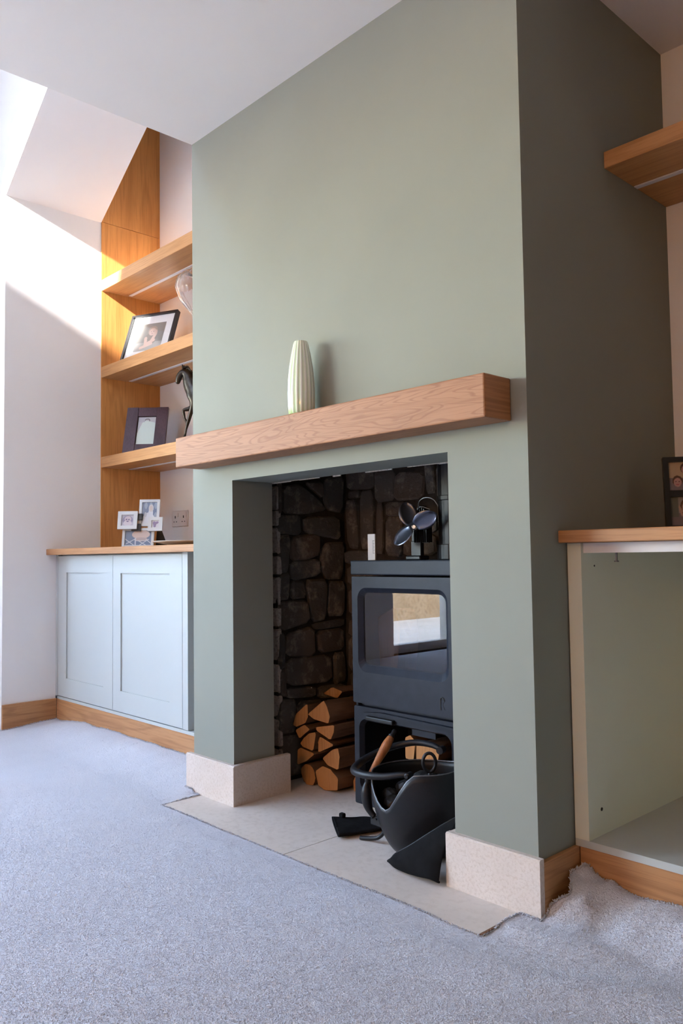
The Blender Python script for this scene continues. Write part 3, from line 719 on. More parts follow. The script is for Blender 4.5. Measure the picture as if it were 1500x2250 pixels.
# log store front
bm = NB()
ring_plate(bm, rrect(SX0, SX1, 0.0, 0.333, 0.006, 6), rrect(-0.922, -0.513, 0.045, 0.292, 0.035, 6), rrect(-0.912, -0.523, 0.052, 0.284, 0.028, 6), SY + 0.004, SY + 0.022)
obj('log_store_front', bm, M_stove, st)
bm = NB(); prism(bm, [(SX0 + 0.06, SY - 0.012, 0.317), (SX1 + 0.004, SY - 0.012, 0.312), (SX1 + 0.004, SY - 0.012, 0.319), (SX0 + 0.14, SY - 0.012, 0.325)], (0, 0.03, 0))
obj('ash_lip', bm, M_stove, st)
bm = box(-0.880, -0.752, SY - 0.010, SY + 0.02, 0.290, 0.306, bev=0.004, seg=2); obj('air_lever', bm, M_iron, st)
bm = box(-0.70, -0.60, SY + 0.03, SY + 0.034, 0.262, 0.30); obj('baffle', bm, M_stove, st)
bm = NB(); lathe(bm, [(0.062, 0), (0.066, 0.002), (0.066, 0.05), (0.060, 0.052), (0.060, 0.20), (0.064, 0.202), (0.064, 0.215), (0.060, 0.217), (0.060, 0.52)], (-0.630, 0.505, 0.836), 28)
obj('flue_pipe', bm, M_iron, st, smooth=False)
# ------------------------------------------------------------------ firewood
def log(poly, y0, ln, label, group, round_=1, skew=(0, 0), mat_cut=None, seed=0):
    """poly: end face outline (x,z) at y0; the log runs back along +y"""
    rnd = random.Random(seed)
    p = chaikin(poly, round_, 0.10 if round_ == 1 else 0.2)
    bm = NB(); rings = []
    k = 5
    cx = sum(a for a, b in p) / len(p); cz = sum(b for a, b in p) / len(p)
    for j in range(k):
        t = j / (k - 1); s = 1 - 0.06 * t
        rings.append([bm.verts.new((cx + (a - cx) * s + skew[0] * t + (rnd.uniform(-.002, .002) if j else 0), y0 + ln * t + (rnd.uniform(-.002, .002) if j in (0, k - 1) else 0), cz + (b - cz) * s + skew[1] * t + (rnd.uniform(-.0015, .0015) if j else 0))) for a, b in p])
    n = len(p)
    for r0, r1 in zip(rings, rings[1:]):
        for i in range(n): bm.faces.new((r0[i], r0[(i + 1) % n], r1[(i + 1) % n], r1[i]))
    bm.faces.new(rings[0]); bm.faces.new(rings[-1][::-1])
    o = obj('firewood_log', bm, M_wood_cut)
    o.data.materials.append(M_bark)
    for f in o.data.polygons:
        if abs(f.normal.y) < 0.8: f.material_index = 1
    return tag(o, label, 'log', group)
GL = 'split logs stacked between the stone wall and the stove'
LOGS = [
    ('A', [(-1.207, 0.266), (-1.117, 0.327), (-1.1, 0.308), (-1.085, 0.273), (-1.093, 0.246), (-1.179, 0.252)], .325, .22, 'split log with a bright wedge end, topmost on the stack by the stove'),
    ('B', [(-1.297, 0.211), (-1.285, 0.253), (-1.214, 0.303), (-1.211, 0.256), (-1.229, 0.228), (-1.280, 0.207)], .33, .22, 'dark-sided split log leaning on the stone wall beside the topmost log'),
    ('C', [(-1.168, 0.222), (-1.065, 0.244), (-1.068, 0.221), (-1.089, 0.187), (-1.165, 0.211)], .33, .22, 'fan-shaped pale split log directly under the topmost log'),
    ('D', [(-1.290, 0.193), (-1.237, 0.221), (-1.208, 0.207), (-1.232, 0.190), (-1.268, 0.165)], .335, .2, 'small thin split log wedged against the stone wall under the dark-sided log'),
    ('E', [(-1.268, 0.146), (-1.245, 0.171), (-1.216, 0.191), (-1.180, 0.200), (-1.197, 0.128), (-1.257, 0.136)], .34, .22, 'quarter-round split log in the middle of the stack, curved side to the wall'),
    ('F', [(-1.157, 0.188), (-1.080, 0.168), (-1.168, 0.128), (-1.168, 0.162)], .34, .22, 'triangular split log pointing at the stove in mid stack'),
    ('G', [(-1.287, 0.118), (-1.268, 0.130), (-1.185, 0.120), (-1.236, 0.085), (-1.288, 0.062)], .34, .22, 'brown wedge log in the stack resting on the round log'),
    ('H', [(-1.137, 0.114), (-1.083, 0.153), (-1.054, 0.163), (-1.045, 0.130), (-1.054, 0.086), (-1.108, 0.092)], .335, .22, 'upright orange split log in the stack on the stove side'),
    ('I', [(-1.268, 0.052), (-1.243, 0.074), (-1.211, 0.075), (-1.188, 0.055), (-1.185, 0.020), (-1.201, 0.0), (-1.244, 0.0), (-1.263, 0.026)], .34, .22, 'round grey-ended log on the hearth at the foot of the stack'),
    ('J', [(-1.178, 0.060), (-1.136, 0.086), (-1.091, 0.079), (-1.058, 0.056), (-1.058, 0.012), (-1.125, 0.0), (-1.166, 0.012)], .335, .22, 'bark-sided split log on the hearth between two bottom logs'),
    ('K', [(-1.046, 0.034), (-1.024, 0.070), (-0.991, 0.086), (-0.980, 0.02), (-0.99, 0.0), (-1.041, 0.0)], .40, .17, 'dull brown log on the hearth hard against the side of the stove'),
    ('L', [(-1.28, 0.315), (-1.23, 0.345), (-1.17, 0.335), (-1.20, 0.306)], .47, .12, 'dark log lying far back on top of the stack'),
]
for i, (k, p, y0, ln, lab) in enumerate(LOGS):
    log(p, y0, ln, lab, GL, 2 if k == 'I' else 1, seed=i)
log([(-0.66, .36), (-0.62, .35), (-0.585, .37), (-0.60, .41), (-0.64, .415)], SY + 0.05, .17, 'dark log lying on the fire bed seen through the stove window', 'logs inside the stove')
log([(-0.91, .63), (-0.82, .675), (-0.80, .59), (-0.83, .346), (-0.89, .346)], SY + 0.09, .10, 'brown split log standing on end inside the stove behind the window', 'logs inside the stove', seed=31)
# a split log standing on its end inside the stove, leaning
GS = 'logs in the store under the stove'
log([(-0.720, .031), (-0.650, .031), (-0.640, .075), (-0.69, .095), (-0.73, .07)], SY + 0.07, .16, 'bottom log in the store under the stove, below a square-ended one', GS, seed=41)
log([(-0.640, .032), (-0.565, .031), (-0.555, .09), (-0.60, .10), (-0.635, .09)], SY + 0.06, .17, 'wide log lying low in the store under the stove', GS, seed=42)
log([(-0.745, .102), (-0.672, .100), (-0.668, .150), (-0.71, .165), (-0.74, .14)], SY + 0.065, .16, 'middle log in the store behind the turned wooden handle', GS, seed=43)
log([(-0.660, .104), (-0.56, .104), (-0.552, .165), (-0.60, .182), (-0.655, .160)], SY + 0.055, .18, 'broad pale log in mid pile in the store under the stove', GS, seed=44)
log([(-0.760, .172), (-0.722, .170), (-0.712, .235), (-0.735, .252), (-0.758, .240)], SY + 0.06, .16, 'narrow orange log standing highest in the stove store', GS, seed=45)
log([(-0.700, .176), (-0.610, .186), (-0.600, .235), (-0.655, .246), (-0.702, .232)], SY + 0.05, .18, 'large square-ended log on top of the pile in the stove store', GS, seed=46)

# ------------------------------------------------------------------ things on the stove
w = thing('stove_thermometer', 'slim white card thermometer standing on top of the stove', 'thermometer', (-0.937, 0.40, 0.836))
R2 = Matrix.Rotation(math.radians(0), 4, 'Z')
obj('card', box(-0.9550, -0.9180, 0.402, 0.408, 0.8362, 0.930, bev=0.001), M_plastic, w)
bm = NB()
for i in range(13): bx(bm, -0.9295, -0.9215 - (0.003 if i % 3 else 0), 0.4014, 0.4021, 0.860 + i * 0.0038, 0.8612 + i * 0.0038)
obj('scale_marks', bm, M_dark, w)
FN = Vector((-0.712, 0.385, 0.947))
fan = thing('stove_fan', 'dark three-bladed heat powered fan standing on the stove top', 'fan', (-0.69, 0.43, 0.836))
bm = NB(); bx(bm, -0.765, -0.700, 0.395, 0.445, 0.8362, 0.850, bev=0.003); bx(bm, -0.755, -0.710, 0.412, 0.430, 0.849, 0.90, bev=0.002)
obj('base', bm, M_iron, fan)
bm = NB()
for i in range(7): bx(bm, -0.735 + i * 0.009, -0.732 + i * 0.009, 0.405, 0.435, 0.895, 1.02 - abs(i - 3) * 0.006)
bx(bm, -0.755, -0.68, 0.418, 0.424, 0.893, 1.0)
obj('cooling_fins', bm, M_iron, fan)
bm = NB(); tube(bm, smooth_path([(-0.735, 0.43, 1.0), (-0.72, 0.42, 1.035), (-0.69, 0.42, 1.047), (-0.66, 0.425, 1.038), (-0.645, 0.43, 1.015)], 5), 0.0016, 6)
tube(bm, smooth_path([(-0.73, 0.41, 0.985), (-0.70, 0.40, 1.015), (-0.665, 0.41, 1.005)], 5), 0.0014, 6)
obj('carry_wire', bm, M_iron_edge, fan)
FA = Vector((0.35, -1, 0.05)).normalized()        # fan axis towards the room
e1 = Vector((0, 0, 1)); e1 = (e1 - FA * e1.dot(FA)).normalized(); e2 = e1.cross(FA)
if e2.dot(Vector((0.685, 0.728, 0))) < 0: e2 = -e2
bm = NB(); lathe(bm, [(0.011, -0.02), (0.011, 0.004), (0.006, 0.008)], FN, 14, True, FA); tube(bm, [FN, FN - FA * 0.05], 0.004, 8)
obj('hub', bm, M_steel, fan)
def blade(ang, ln, wd):
    bm = NB(); nu, nv = 9, 7; g = []
    ca, sa = math.cos(ang), math.sin(ang)
    rad = e2 * ca + e1 * sa; tan = -e2 * sa + e1 * ca
    for i in range(nu):
        t = i / (nu - 1); row = []
        half = wd * (0.14 + 0.86 * math.sin(PI * min(1.0, 0.12 + t * 0.80)) ** 0.8) * (1 if t < .93 else .72)
        for j in range(nv):
            s = -1 + 2 * j / (nv - 1)
            rr = 0.008 + ln * (t - 0.06 * s * s * t)
            row.append(bm.verts.new(FN + rad * rr + tan * (half * s) + FA * (0.006 + half * s * 0.55 + 0.006 * s * s)))
        g.append(row)
    for i in range(nu - 1):
        for j in range(nv - 1): bm.faces.new((g[i][j], g[i + 1][j], g[i + 1][j + 1], g[i][j + 1]))
    o = obj('blade', bm, M_blade, fan, smooth=True)
    sd = o.modifiers.new('thick', 'SOLIDIFY'); sd.thickness = 0.0012
for a_ in (112, 28, 218): blade(math.radians(a_), 0.084, 0.029)

# ------------------------------------------------------------------ coal scuttle
SCX, SCY = -0.475, 0.135
sc = thing('coal_scuttle', 'black iron helmet coal scuttle with hoop handle standing on the hearth', 'coal scuttle', (SCX, SCY, 0))
VIEW = math.atan2(-0.728, -0.685)              # direction of the picture's left, seen from above
def rim_z(a):
    # a measured from the low pouring lip
    w = (a + PI) % (2 * PI) - PI; d = abs(w)
    return 0.138 + ((0.112 if w > 0 else 0.082) * ss(d / (0.72 if w > 0 else 0.9)))
LIP = math.radians(-98)
def scuttle():
    bm = NB(); n = 48; m = 12; rings = []; rim = []
    for j in range(m + 1):
        t = j / m; ring = []
        for i in range(n):
            a = 2 * PI * i / n; zr = rim_z(a - LIP) + 0.045 * math.exp(-(((a - math.radians(35) + PI) % (2 * PI) - PI) / math.radians(38)) ** 2); z = 0.012 + (zr - 0.012) * t
            u = z / 0.20
            r = 0.060 + 0.082 * math.sin(min(1.0, u * 0.95 + 0.02) * PI / 2) ** 0.48 + 0.004 * ss(u)
            ring.append(bm.verts.new((SCX + r * math.cos(a) * 1.05, SCY + r * math.sin(a), z)))
        rings.append(ring)
    for a, b in zip(rings, rings[1:]):
        for i in range(n): bm.faces.new((a[i], a[(i + 1) % n], b[(i + 1) % n], b[i]))
    bm.faces.new(rings[0][::-1])
    rim = [v.co.copy() for v in rings[-1]]
    return bm, rim
bm, rim = scuttle()
o = obj('bowl', bm, M_iron, sc, smooth=True); sd = o.modifiers.new('thick', 'SOLIDIFY'); sd.thickness = 0.003; sd.offset = 1
obj('rolled_rim', tube(NB(), rim, 0.0024, 6, True), M_iron_edge, sc, smooth=True)
bm = NB(); lathe(bm, [(0.066, 0), (0.068, 0.003), (0.058, 0.012), (0.060, 0.016)], (SCX, SCY, 0), 28); obj('foot_ring', bm, M_iron, sc)
hp = [(-0.455, 0.050, 0.232), (-0.475, 0.040, 0.232), (-0.525, 0.020, 0.222), (-0.590, 0.010, 0.217), (-0.655, 0.030, 0.213), (-0.690, 0.080, 0.216), (-0.690, 0.135, 0.232), (-0.655, 0.190, 0.255), (-0.595, 0.230, 0.272), (-0.535, 0.245, 0.272), (-0.50, 0.248, 0.262)]
hpath = smooth_path(hp, 6); nH = len(hpath)
bm = NB(); tube(bm, hpath, [0.006 + 0.0055 * math.sin(PI * i / (nH - 1)) ** 0.6 for i in range(nH)], 12); obj('hoop_handle', bm, M_iron, sc, smooth=True)
bm = NB(); lathe(bm, [(0.009, -0.014), (0.009, 0.012), (0.005, 0.016)], (-0.455, 0.050, 0.232), 14, True, (0.3, -1, 0)); obj('pivot', bm, M_iron, sc)
bm = NB(); lathe(bm, [(0.011, -0.014), (0.011, 0.014)], (-0.50, 0.248, 0.262), 14, True, (0.3, -1, 0)); obj('pivot', bm, M_iron, sc)
# black turned grip on the back of the bowl
gp = [(-0.638, 0.070, 0.188), (-0.642, 0.067, 0.160), (-0.640, 0.066, 0.125), (-0.632, 0.068, 0.097), (-0.618, 0.074, 0.078)]
gpp = smooth_path(gp, 6); rr_ = [0.007, 0.010, 0.0085, 0.007, 0.008, 0.010, 0.0125, 0.0145, 0.0155, 0.016, 0.016, 0.0158, 0.0155, 0.015, 0.0145, 0.0138, 0.013, 0.012, 0.011, 0.010, 0.0095, 0.009, 0.009, 0.009, 0.010][:len(gpp)]
bm = NB(); tube(bm, gpp, rr_, 14); obj('grip_handle', bm, M_iron, sc, smooth=True)
bm = NB(); bx(bm, -0.632, -0.585, 0.070, 0.080, 0.052, 0.082, bev=0.003); lathe(bm, [(0.003, 0), (0.003, 0.003)], (-0.606, 0.070, 0.073), 8, True, (0, -1, 0)); obj('grip_bracket', bm, M_iron, sc)
bm = NB(); tube(bm, smooth_path([(-0.585, 0.085, 0.040), (-0.610, 0.080, 0.016), (-0.655, 0.068, 0.007), (-0.668, 0.064, 0.0065)], 5), 0.0062, 8); obj('bracket_foot', bm, M_iron, sc, smooth=True)
# coal in the scuttle
def lump(c, r, seed, name='coal_lump'):
    bm = NB(); bmesh.ops.create_icosphere(bm, subdivisions=2, radius=r)
    for v in bm.verts:
        k = 1 + 0.28 * noise.noise(v.co * (1.6 / r) * 0.6 + Vector((seed * 3.7, 0, 0)))
        v.co = Vector((v.co.x * k * 1.1, v.co.y * k, v.co.z * k * 0.85)) + Vector(c)
    return obj(name, bm, M_coal)
spots = [(-0.09, -0.045, .125), (-0.045, -0.075, .118), (0.005, -0.085, .125), (-0.055, -0.02, .150), (-0.005, -0.04, .150), (0.045, -0.05, .150), (-0.085, 0.02, .140), (-0.03, 0.03, .165), (0.03, 0.01, .168), (0.08, -0.01, .155), (0.0, 0.075, .155), (0.06, 0.06, .160), (-0.06, 0.07, .15)]
for i, (dx, dy, z) in enumerate(spots):
    tag(lump((SCX + dx, SCY + dy, z + 0.022), 0.026 + 0.004 * (i % 3), i), 'lump of black coal heaped in the iron scuttle', 'coal', 'coal in the scuttle')
# poker with a looped end standing in the scuttle
pk = thing('fire_poker', 'black fire poker with a looped end standing in the scuttle', 'poker', (-0.40, 0.15, 0.2))
bm = NB(); lp = [(-0.425 + 0.018 * math.cos(a) * 0.72, 0.105 + 0.018 * math.cos(a) * 0.70, 0.264 + 0.026 * math.sin(a)) for a in np.linspace(-PI / 2, 1.5 * PI, 25)[:-1]]
tube(bm, lp, 0.0048, 8, True); obj('loop', bm, M_iron, pk, smooth=True)
bm = NB(); tube(bm, [(-0.425, 0.105, 0.240), (-0.428, 0.115, 0.20), (-0.44, 0.13, 0.13)], 0.005, 8); obj('shaft', bm, M_iron, pk, smooth=True)
# turned wooden handled brush leaning in the scuttle
tb = thing('hearth_brush', 'hearth brush with a turned orange-brown wooden handle and dark knob', 'brush', (-0.64, 0.12, 0.19))
A0, A1 = Vector((-0.650, 0.092, 0.192)), Vector((-0.640, 0.185, 0.300)); ax = (A1 - A0); L_ = ax.length
bm = NB(); lathe(bm, [(0.0075, 0), (0.0085, L_ * .10), (0.0105, L_ * .3), (0.013, L_ * .5), (0.0145, L_ * .64), (0.0143, L_ * .655), (0.0148, L_ * .67), (0.0142, L_ * .76), (0.0115, L_ * .88), (0.009, L_ * .92)], A0, 18, True, ax)
obj('handle', bm, M_handle, tb, smooth=True)
bm = NB(); lathe(bm, [(0.009, L_ * .915), (0.011, L_ * .94), (0.008, L_ * .965), (0.0065, L_ * 1.0), (0.0075, L_ * 1.06), (0.004, L_ * 1.10)], A0, 16, True, ax); obj('knob', bm, M_iron, tb, smooth=True)
bm = NB(); lathe(bm, [(0.0085, -0.014), (0.0085, 0.004)], A0, 16, True, ax); obj('ferrule', bm, M_steel, tb, smooth=True)

# ------------------------------------------------------------------ leather gloves
def sheet(name, grid, mat, parent, thick, sub=2):
    bm = NB(); g = [[bm.verts.new(p) for p in row] for row in grid]
    for i in range(len(g) - 1):
        for j in range(len(g[0]) - 1): bm.faces.new((g[i][j], g[i + 1][j], g[i + 1][j + 1], g[i][j + 1]))
    o = obj(name, bm, mat, parent, smooth=True)
    s = o.modifiers.new('t', 'SOLIDIFY'); s.thickness = thick; s.offset = 0
    u = o.modifiers.new('s', 'SUBSURF'); u.levels = sub; u.render_levels = sub
    return o
g1 = thing('stove_glove', 'flat black suede stove glove lying on the hearth beside the scuttle', 'glove', (-0.74, 0.09, 0))
def glove_flat():
    # flattened gauntlet: cuff opening on the far left, hand tucked under the scuttle
    bm = NB(); a = Vector((-0.785, 0.056, 0)); d = Vector((0.45, 0.893, 0)).normalized(); s = Vector((-0.893, 0.45, 0))
    prof = [(0.0, .092), (0.03, .086), (0.06, .080), (0.09, .076), (0.12, .070), (0.15, .060), (0.17, .040)]
    rings = []
    for i, (t, hw) in enumerate(prof):
        ring = []
        for k in range(16):
            an = 2 * PI * k / 16; c, q = math.cos(an), math.sin(an)
            hgt = 0.011 - 0.001 * i
            z = 0.0025 + hgt * (1 + math.copysign(abs(q) ** 0.6, q)) + (0.004 * noise.noise((t * 40, c * 5, 2)) * 1.6 if q > 0 else 0)
            ring.append(bm.verts.new(a + d * (t + 0.016 * c * (1 if i == 0 else 0.4)) + s * (hw * c) + Vector((0, 0, max(0.0012, z)))))
        rings.append(ring)
    for r0, r1 in zip(rings, rings[1:]):
        for k in range(16): bm.faces.new((r0[k], r0[(k + 1) % 16], r1[(k + 1) % 16], r1[k]))
    bm.faces.new(rings[-1])
    inner = [bm.verts.new(v.co * 1 + d * 0.03 + Vector((0, 0, 0))) for v in rings[0]]
    cen = sum((v.co for v in inner), Vector()) / 16
    for v in inner: v.co = cen + (v.co - cen) * 0.86
    for k in range(16): bm.faces.new((rings[0][(k + 1) % 16], rings[0][k], inner[k], inner[(k + 1) % 16]))
    bm.faces.new(inner)
    return bm
o = obj('gauntlet', glove_flat(), M_leather, g1, smooth=True)
u = o.modifiers.new('s', 'SUBSURF'); u.levels = 1; u.render_levels = 2
bm = box(-0.822, -0.802, 0.118, 0.134, 0.021, 0.034, bev=0.003); obj('hanging_tab', bm, M_leather, g1)
g2 = thing('stove_glove', 'black suede gauntlet propped against the scuttle, cuff spread on the hearth', 'glove', (-0.33, 0.03, 0), )
def gauntlet():
    top = [(-0.476, -0.004, 0.012), (-0.448, -0.016, 0.036), (-0.402, -0.012, 0.066), (-0.352, 0.004, 0.104), (-0.305, 0.026, 0.140), (-0.272, 0.044, 0.162)]
    bot = [(-0.470, -0.010, 0.004), (-0.428, -0.032, 0.005), (-0.385, -0.043, 0.006), (-0.335, -0.048, 0.010), (-0.298, -0.050, 0.014), (-0.276, -0.040, 0.006)]
    T = smooth_path(top, 3); B = smooth_path(bot, 3); rows = []
    for k in range(7):
        t = k / 6
        rows.append([a.lerp(b, t) + Vector((0, -0.018, 0.004)) * math.sin(PI * t) + Vector((0, 0, 0.006 * noise.noise((i * 0.5, t * 3, 1)))) * (1 if 0 < k < 6 else 0) for i, (a, b) in enumerate(zip(T, B))])
    # rolled lower hem
    last = rows[-1]
    rows.append([p + Vector((0, 0.010, 0.006)) for p in last])
    return rows
o = sheet('cuff', gauntlet(), M_leather, g2, 0.004, 2)
T = smooth_path([(-0.476, -0.004, 0.012), (-0.448, -0.016, 0.036), (-0.402, -0.012, 0.066), (-0.352, 0.004, 0.104), (-0.305, 0.026, 0.140), (-0.272, 0.044, 0.162)], 3)
obj('seam_binding', tube(NB(), T, 0.0022, 6), M_iron, g2, smooth=True)

# ------------------------------------------------------------------ vase on the mantel
def vase():
    prof = [(0.034, 0.0), (0.0395, 0.006), (0.0415, 0.03), (0.042, 0.07), (0.0405, 0.11), (0.0365, 0.15), (0.030, 0.19), (0.0235, 0.222), (0.0205, 0.231), (0.0195, 0.232), (0.0185, 0.228), (0.026, 0.19), (0.034, 0.14), (0.037, 0.08), (0.036, 0.02), (0.0, 0.014)]
    n = 96; vs, fs, cols = [], [], []
    c = Vector((-0.777, -0.056, 1.2868))
    for r, h_ in prof:
        for i in range(n):
            t = 2 * PI * i / n; k = 1 + 0.022 * math.cos(18 * t)
            vs.append((c.x + r * k * math.cos(t), c.y + r * k * math.sin(t), c.z + h_))
            g = 0.5 + 0.5 * math.cos(18 * t); gg = 0.5 + 0.5 * math.cos(t - math.radians(200)); gr = max(0, 1 - h_ / 0.05) * 0.6
            white = np.array((0.86, 0.86, 0.80)); green = np.array((0.36, 0.60, 0.20)); lime = np.array((0.28, 0.52, 0.06))
            w_ = (1 - g) ** 0.7 * (0.22 + 0.75 * gg); col = white * (1 - w_) + green * w_; col = col * (1 - gr * gg) + lime * gr * gg
            cols.append((*col, 1))
    for j in range(len(prof) - 1):
        for i in range(n): fs.append((j * n + i, j * n + (i + 1) % n, (j + 1) * n + (i + 1) % n, (j + 1) * n + i))
    fs.append(tuple(range(n))[::-1])
    me = bpy.data.meshes.new('vase'); me.from_pydata(vs, [], fs)
    ca = me.color_attributes.new('Col', 'FLOAT_COLOR', 'POINT'); ca.data.foreach_set('color', np.array(cols, dtype=np.float32).ravel())
    me.update(); return me
tag(link('vase', vase(), M_vase, smooth=True), 'tall tapered glass vase with green and white ribs on the beam', 'vase')

# ------------------------------------------------------------------ picture frames
class Plane:
    """a leaning upright plane: s along, t up, d towards the viewer"""
    def __init__(self, bl, phi, lean):
        self.o = Vector(bl); p = math.radians(phi); l = math.radians(lean)
        self.a = Vector((math.cos(p), math.sin(p), 0)); n = Vector((-math.sin(p), math.cos(p), 0))
        self.u = math.cos(l) * Vector((0, 0, 1)) + math.sin(l) * n; self.f = self.a.cross(self.u)
    def __call__(self, s, t, d=0.0): return self.o + self.a * s + self.u * t + self.f * d
    def box(self, bm, s0, s1, t0, t1, d0, d1):
        prism(bm, [self(s0, t0, d0), self(s1, t0, d0), self(s1, t1, d0), self(s0, t1, d0)], self.f * (d1 - d0)); return bm
def photo(name, pl_, s0, s1, t0, t1, d, fn, parent, nx=70, ny=84):
    vs, fs, cols = [], [], []
    for j in range(ny + 1):
        for i in range(nx + 1):
            u, v = i / nx, j / ny; vs.append(tuple(pl_(s0 + (s1 - s0) * u, t0 + (t1 - t0) * v, d))); cols.append((*fn(u, v), 1.0))
    for j in range(ny):
        for i in range(nx): k = j * (nx + 1) + i; fs.append((k, k + 1, k + nx + 2, k + nx + 1))
    me = bpy.data.meshes.new(name); me.from_pydata(vs, [], fs)
    ca = me.color_attributes.new('Col', 'FLOAT_COLOR', 'POINT'); ca.data.foreach_set('color', np.array(cols, dtype=np.float32).ravel()); me.update()
    return link(name, me, M_print, parent)
def ell(u, v, cx, cy, rx, ry, rot=0.0):
    c, s = math.cos(rot), math.sin(rot); x, y = u - cx, v - cy; x, y = c * x + s * y, -s * x + c * y
    return (x / rx) ** 2 + (y / ry) ** 2 < 1
def seg(u, v, x0, y0, x1, y1, w):
    dx, dy = x1 - x0, y1 - y0; t = max(0, min(1, ((u - x0) * dx + (v - y0) * dy) / (dx * dx + dy * dy)))
    return math.hypot(u - x0 - t * dx, v - y0 - t * dy) < w
def portrait(u, v):
    skin = (0.66, 0.47, 0.40)
    c = (0.20 + 0.10 * v, 0.19 + 0.10 * v, 0.18 + 0.09 * v)
    if v < 0.30: c = (0.36, 0.34, 0.32)
    if ell(u, v, .54, .42, .22, .24): c = (0.22, 0.18, 0.16)
    if ell(u, v, .56, .72, .17, .17): c = (0.42, 0.33, 0.27)
    if ell(u, v, .56, .68, .125, .14): c = skin
    if seg(u, v, .36, .46, .40, .22, .055) or seg(u, v, .38, .24, .68, .36, .05) or seg(u, v, .70, .60, .58, .30, .055) or seg(u, v, .62, .24, .24, .12, .05): c = skin
    if ell(u, v, .69, .64, .06, .10): c = skin
    for ex in (.51, .60):
        if ell(u, v, ex, .69, .018, .012): c = (.12, .08, .07)
    if ell(u, v, .555, .61, .035, .012): c = (.45, .22, .2)
    return c
def bride(u, v):
    c = (0.20, 0.25, 0.36) if (math.sin(u * 19) + math.sin(v * 13)) > -.4 else (0.34, 0.40, 0.50)
    if ell(u, v, .45, .12, .42, .40): c = (0.68, 0.72, 0.78)
    if ell(u, v, .58, .45, .16, .30): c = (0.66, 0.70, 0.76)
    if ell(u, v, .60, .72, .17, .18): c = (0.60, 0.60, 0.62)
    if ell(u, v, .60, .72, .10, .12): c = (0.62, 0.55, 0.52)
    if ell(u, v, .24, .42, .09, .12): c = (0.50, 0.55, 0.62)
    return c
def baby(u, v):
    c = (0.50, 0.50, 0.58)
    if ell(u, v, .5, .5, .42, .42): c = (0.30, 0.28, 0.40)
    if ell(u, v, .5, .25, .34, .25): c = (0.62, 0.57, 0.62)
    if ell(u, v, .52, .62, .28, .26): c = (0.58, 0.50, 0.54)
    if ell(u, v, .40, .58, .07, .06) or ell(u, v, .60, .56, .07, .06) or ell(u, v, .5, .40, .09, .05): c = (.18, .15, .26)
    return c
def lattice(u, v):
    c = (0.20, 0.26, 0.38)
    if ell(u, v, .60, .74, .34, .30): c = (0.62, 0.50, 0.46)
    if ell(u, v, .60, .40, .26, .14): c = (0.50, 0.42, 0.42)
    if v < .5:
        for x0, y0, x1, y1 in ((0, .45, .35, 0), (.05, .1, .4, .45), (.4, 0, .4, .5), (.4, .32, .8, .32), (.5, .32, .8, 0), (.55, 0, .9, .4), (.8, .4, 1, .1)):
            if seg(u, v, x0, y0, x1, y1, .018): c = (.62, .66, .72)
    return c
def heart(u, v):
    c = (.66, .66, .70)
    if ell(u, v, .40, .58, .22, .30, .4) or ell(u, v, .68, .68, .24, .16, .5) or ell(u, v, .42, .3, .16, .25): c = (.30, .24, .38)
    return c
def wedding(u, v):
    c = (0.50, 0.50, 0.52)
    if ell(u, v, .52, .88, .16, .07) and not ell(u, v, .52, .87, .11, .045): c = (.18, .16, .16)
    if v < 0.86 and u > .30 * (v / .86) ** 1.4 + .02 - .2 * (1 - v) and v < .95 - .16 * u: c = (0.62, 0.72, 0.66)
    if v > .82 and u < .38: c = (.46, .46, .50)
    return c
def faces2(u, v):
    c = (0.46, 0.34, 0.22) if v > .45 else (.20, .16, .17)
    def face(cx, cy, r, c):
        if ell(u, v, cx, cy + .05, r * 1.12, r * 2.7): c = (.10, .06, .05)
        if ell(u, v, cx, cy, r * .86, r * 2.2): c = (.46, .26, .23)
        for ex in (-.35, .35):
            if ell(u, v, cx + ex * r, cy + .40 * r, r * .16, r * .22): c = (.10, .05, .05)
        if ell(u, v, cx, cy - 1.0 * r, r * .38, r * .25): c = (.40, .10, .11)
        return c
    c = face(.27, .74, .075, c); c = face(.135, .30, .07, c); c = face(.55, .45, .085, c); c = face(.80, .55, .085, c)
    return c
def faces1(u, v):
    c = (.20, .16, .17) if v < .45 else (.28, .25, .24)
    if u < .12 and v > .3: c = (.14, .15, .13)
    for cx in (.24, .55, .80):
        if ell(u, v, cx, .66, .09, .28): c = (.12, .07, .05)
        if ell(u, v, cx, .60, .065, .24): c = (.44, .26, .20)
    if ell(u, v, .155, .52, .02, .20, .1): c = (.44, .28, .22)
    return c
def framed(pl_, s0, s1, t0, t1, w, dep, mat, parent, fn, matw=0.0, dd=0.0, prefix=''):
    bm = NB()
    for a in ((s0, s0 + w, t0, t1), (s1 - w, s1, t0, t1), (s0 + w, s1 - w, t0, t0 + w), (s0 + w, s1 - w, t1 - w, t1)): pl_.box(bm, *a, dd - dep, dd)
    fr = obj('frame', bm, mat, parent)
    if matw:
        obj('mat_board', pl_.box(NB(), s0 + w, s1 - w, t0 + w, t1 - w, dd - dep * 0.7, dd - dep * 0.45), M_mat, parent)
    else:
        obj('backing_board', pl_.box(NB(), s0 + w * .8, s1 - w * .8, t0 + w * .8, t1 - w * .8, dd - dep * 0.8, dd - dep * 0.45), M_dark, parent)
    q = w + matw
    photo('photo_print', pl_, s0 + q, s1 - q, t0 + q, t1 - q, dd - dep * 0.42, fn, parent)
    return fr
p1 = Plane((-2.935, 0.470, 1.9390), 24, 22)
f1 = thing('picture_frame', 'black frame with wide white mat round a portrait, on alcove shelf', 'picture frame', p1(0.15, 0, -0.03))
framed(p1, 0, 0.305, 0, 0.310, 0.012, 0.028, M_frame_black, f1, portrait, 0.052)
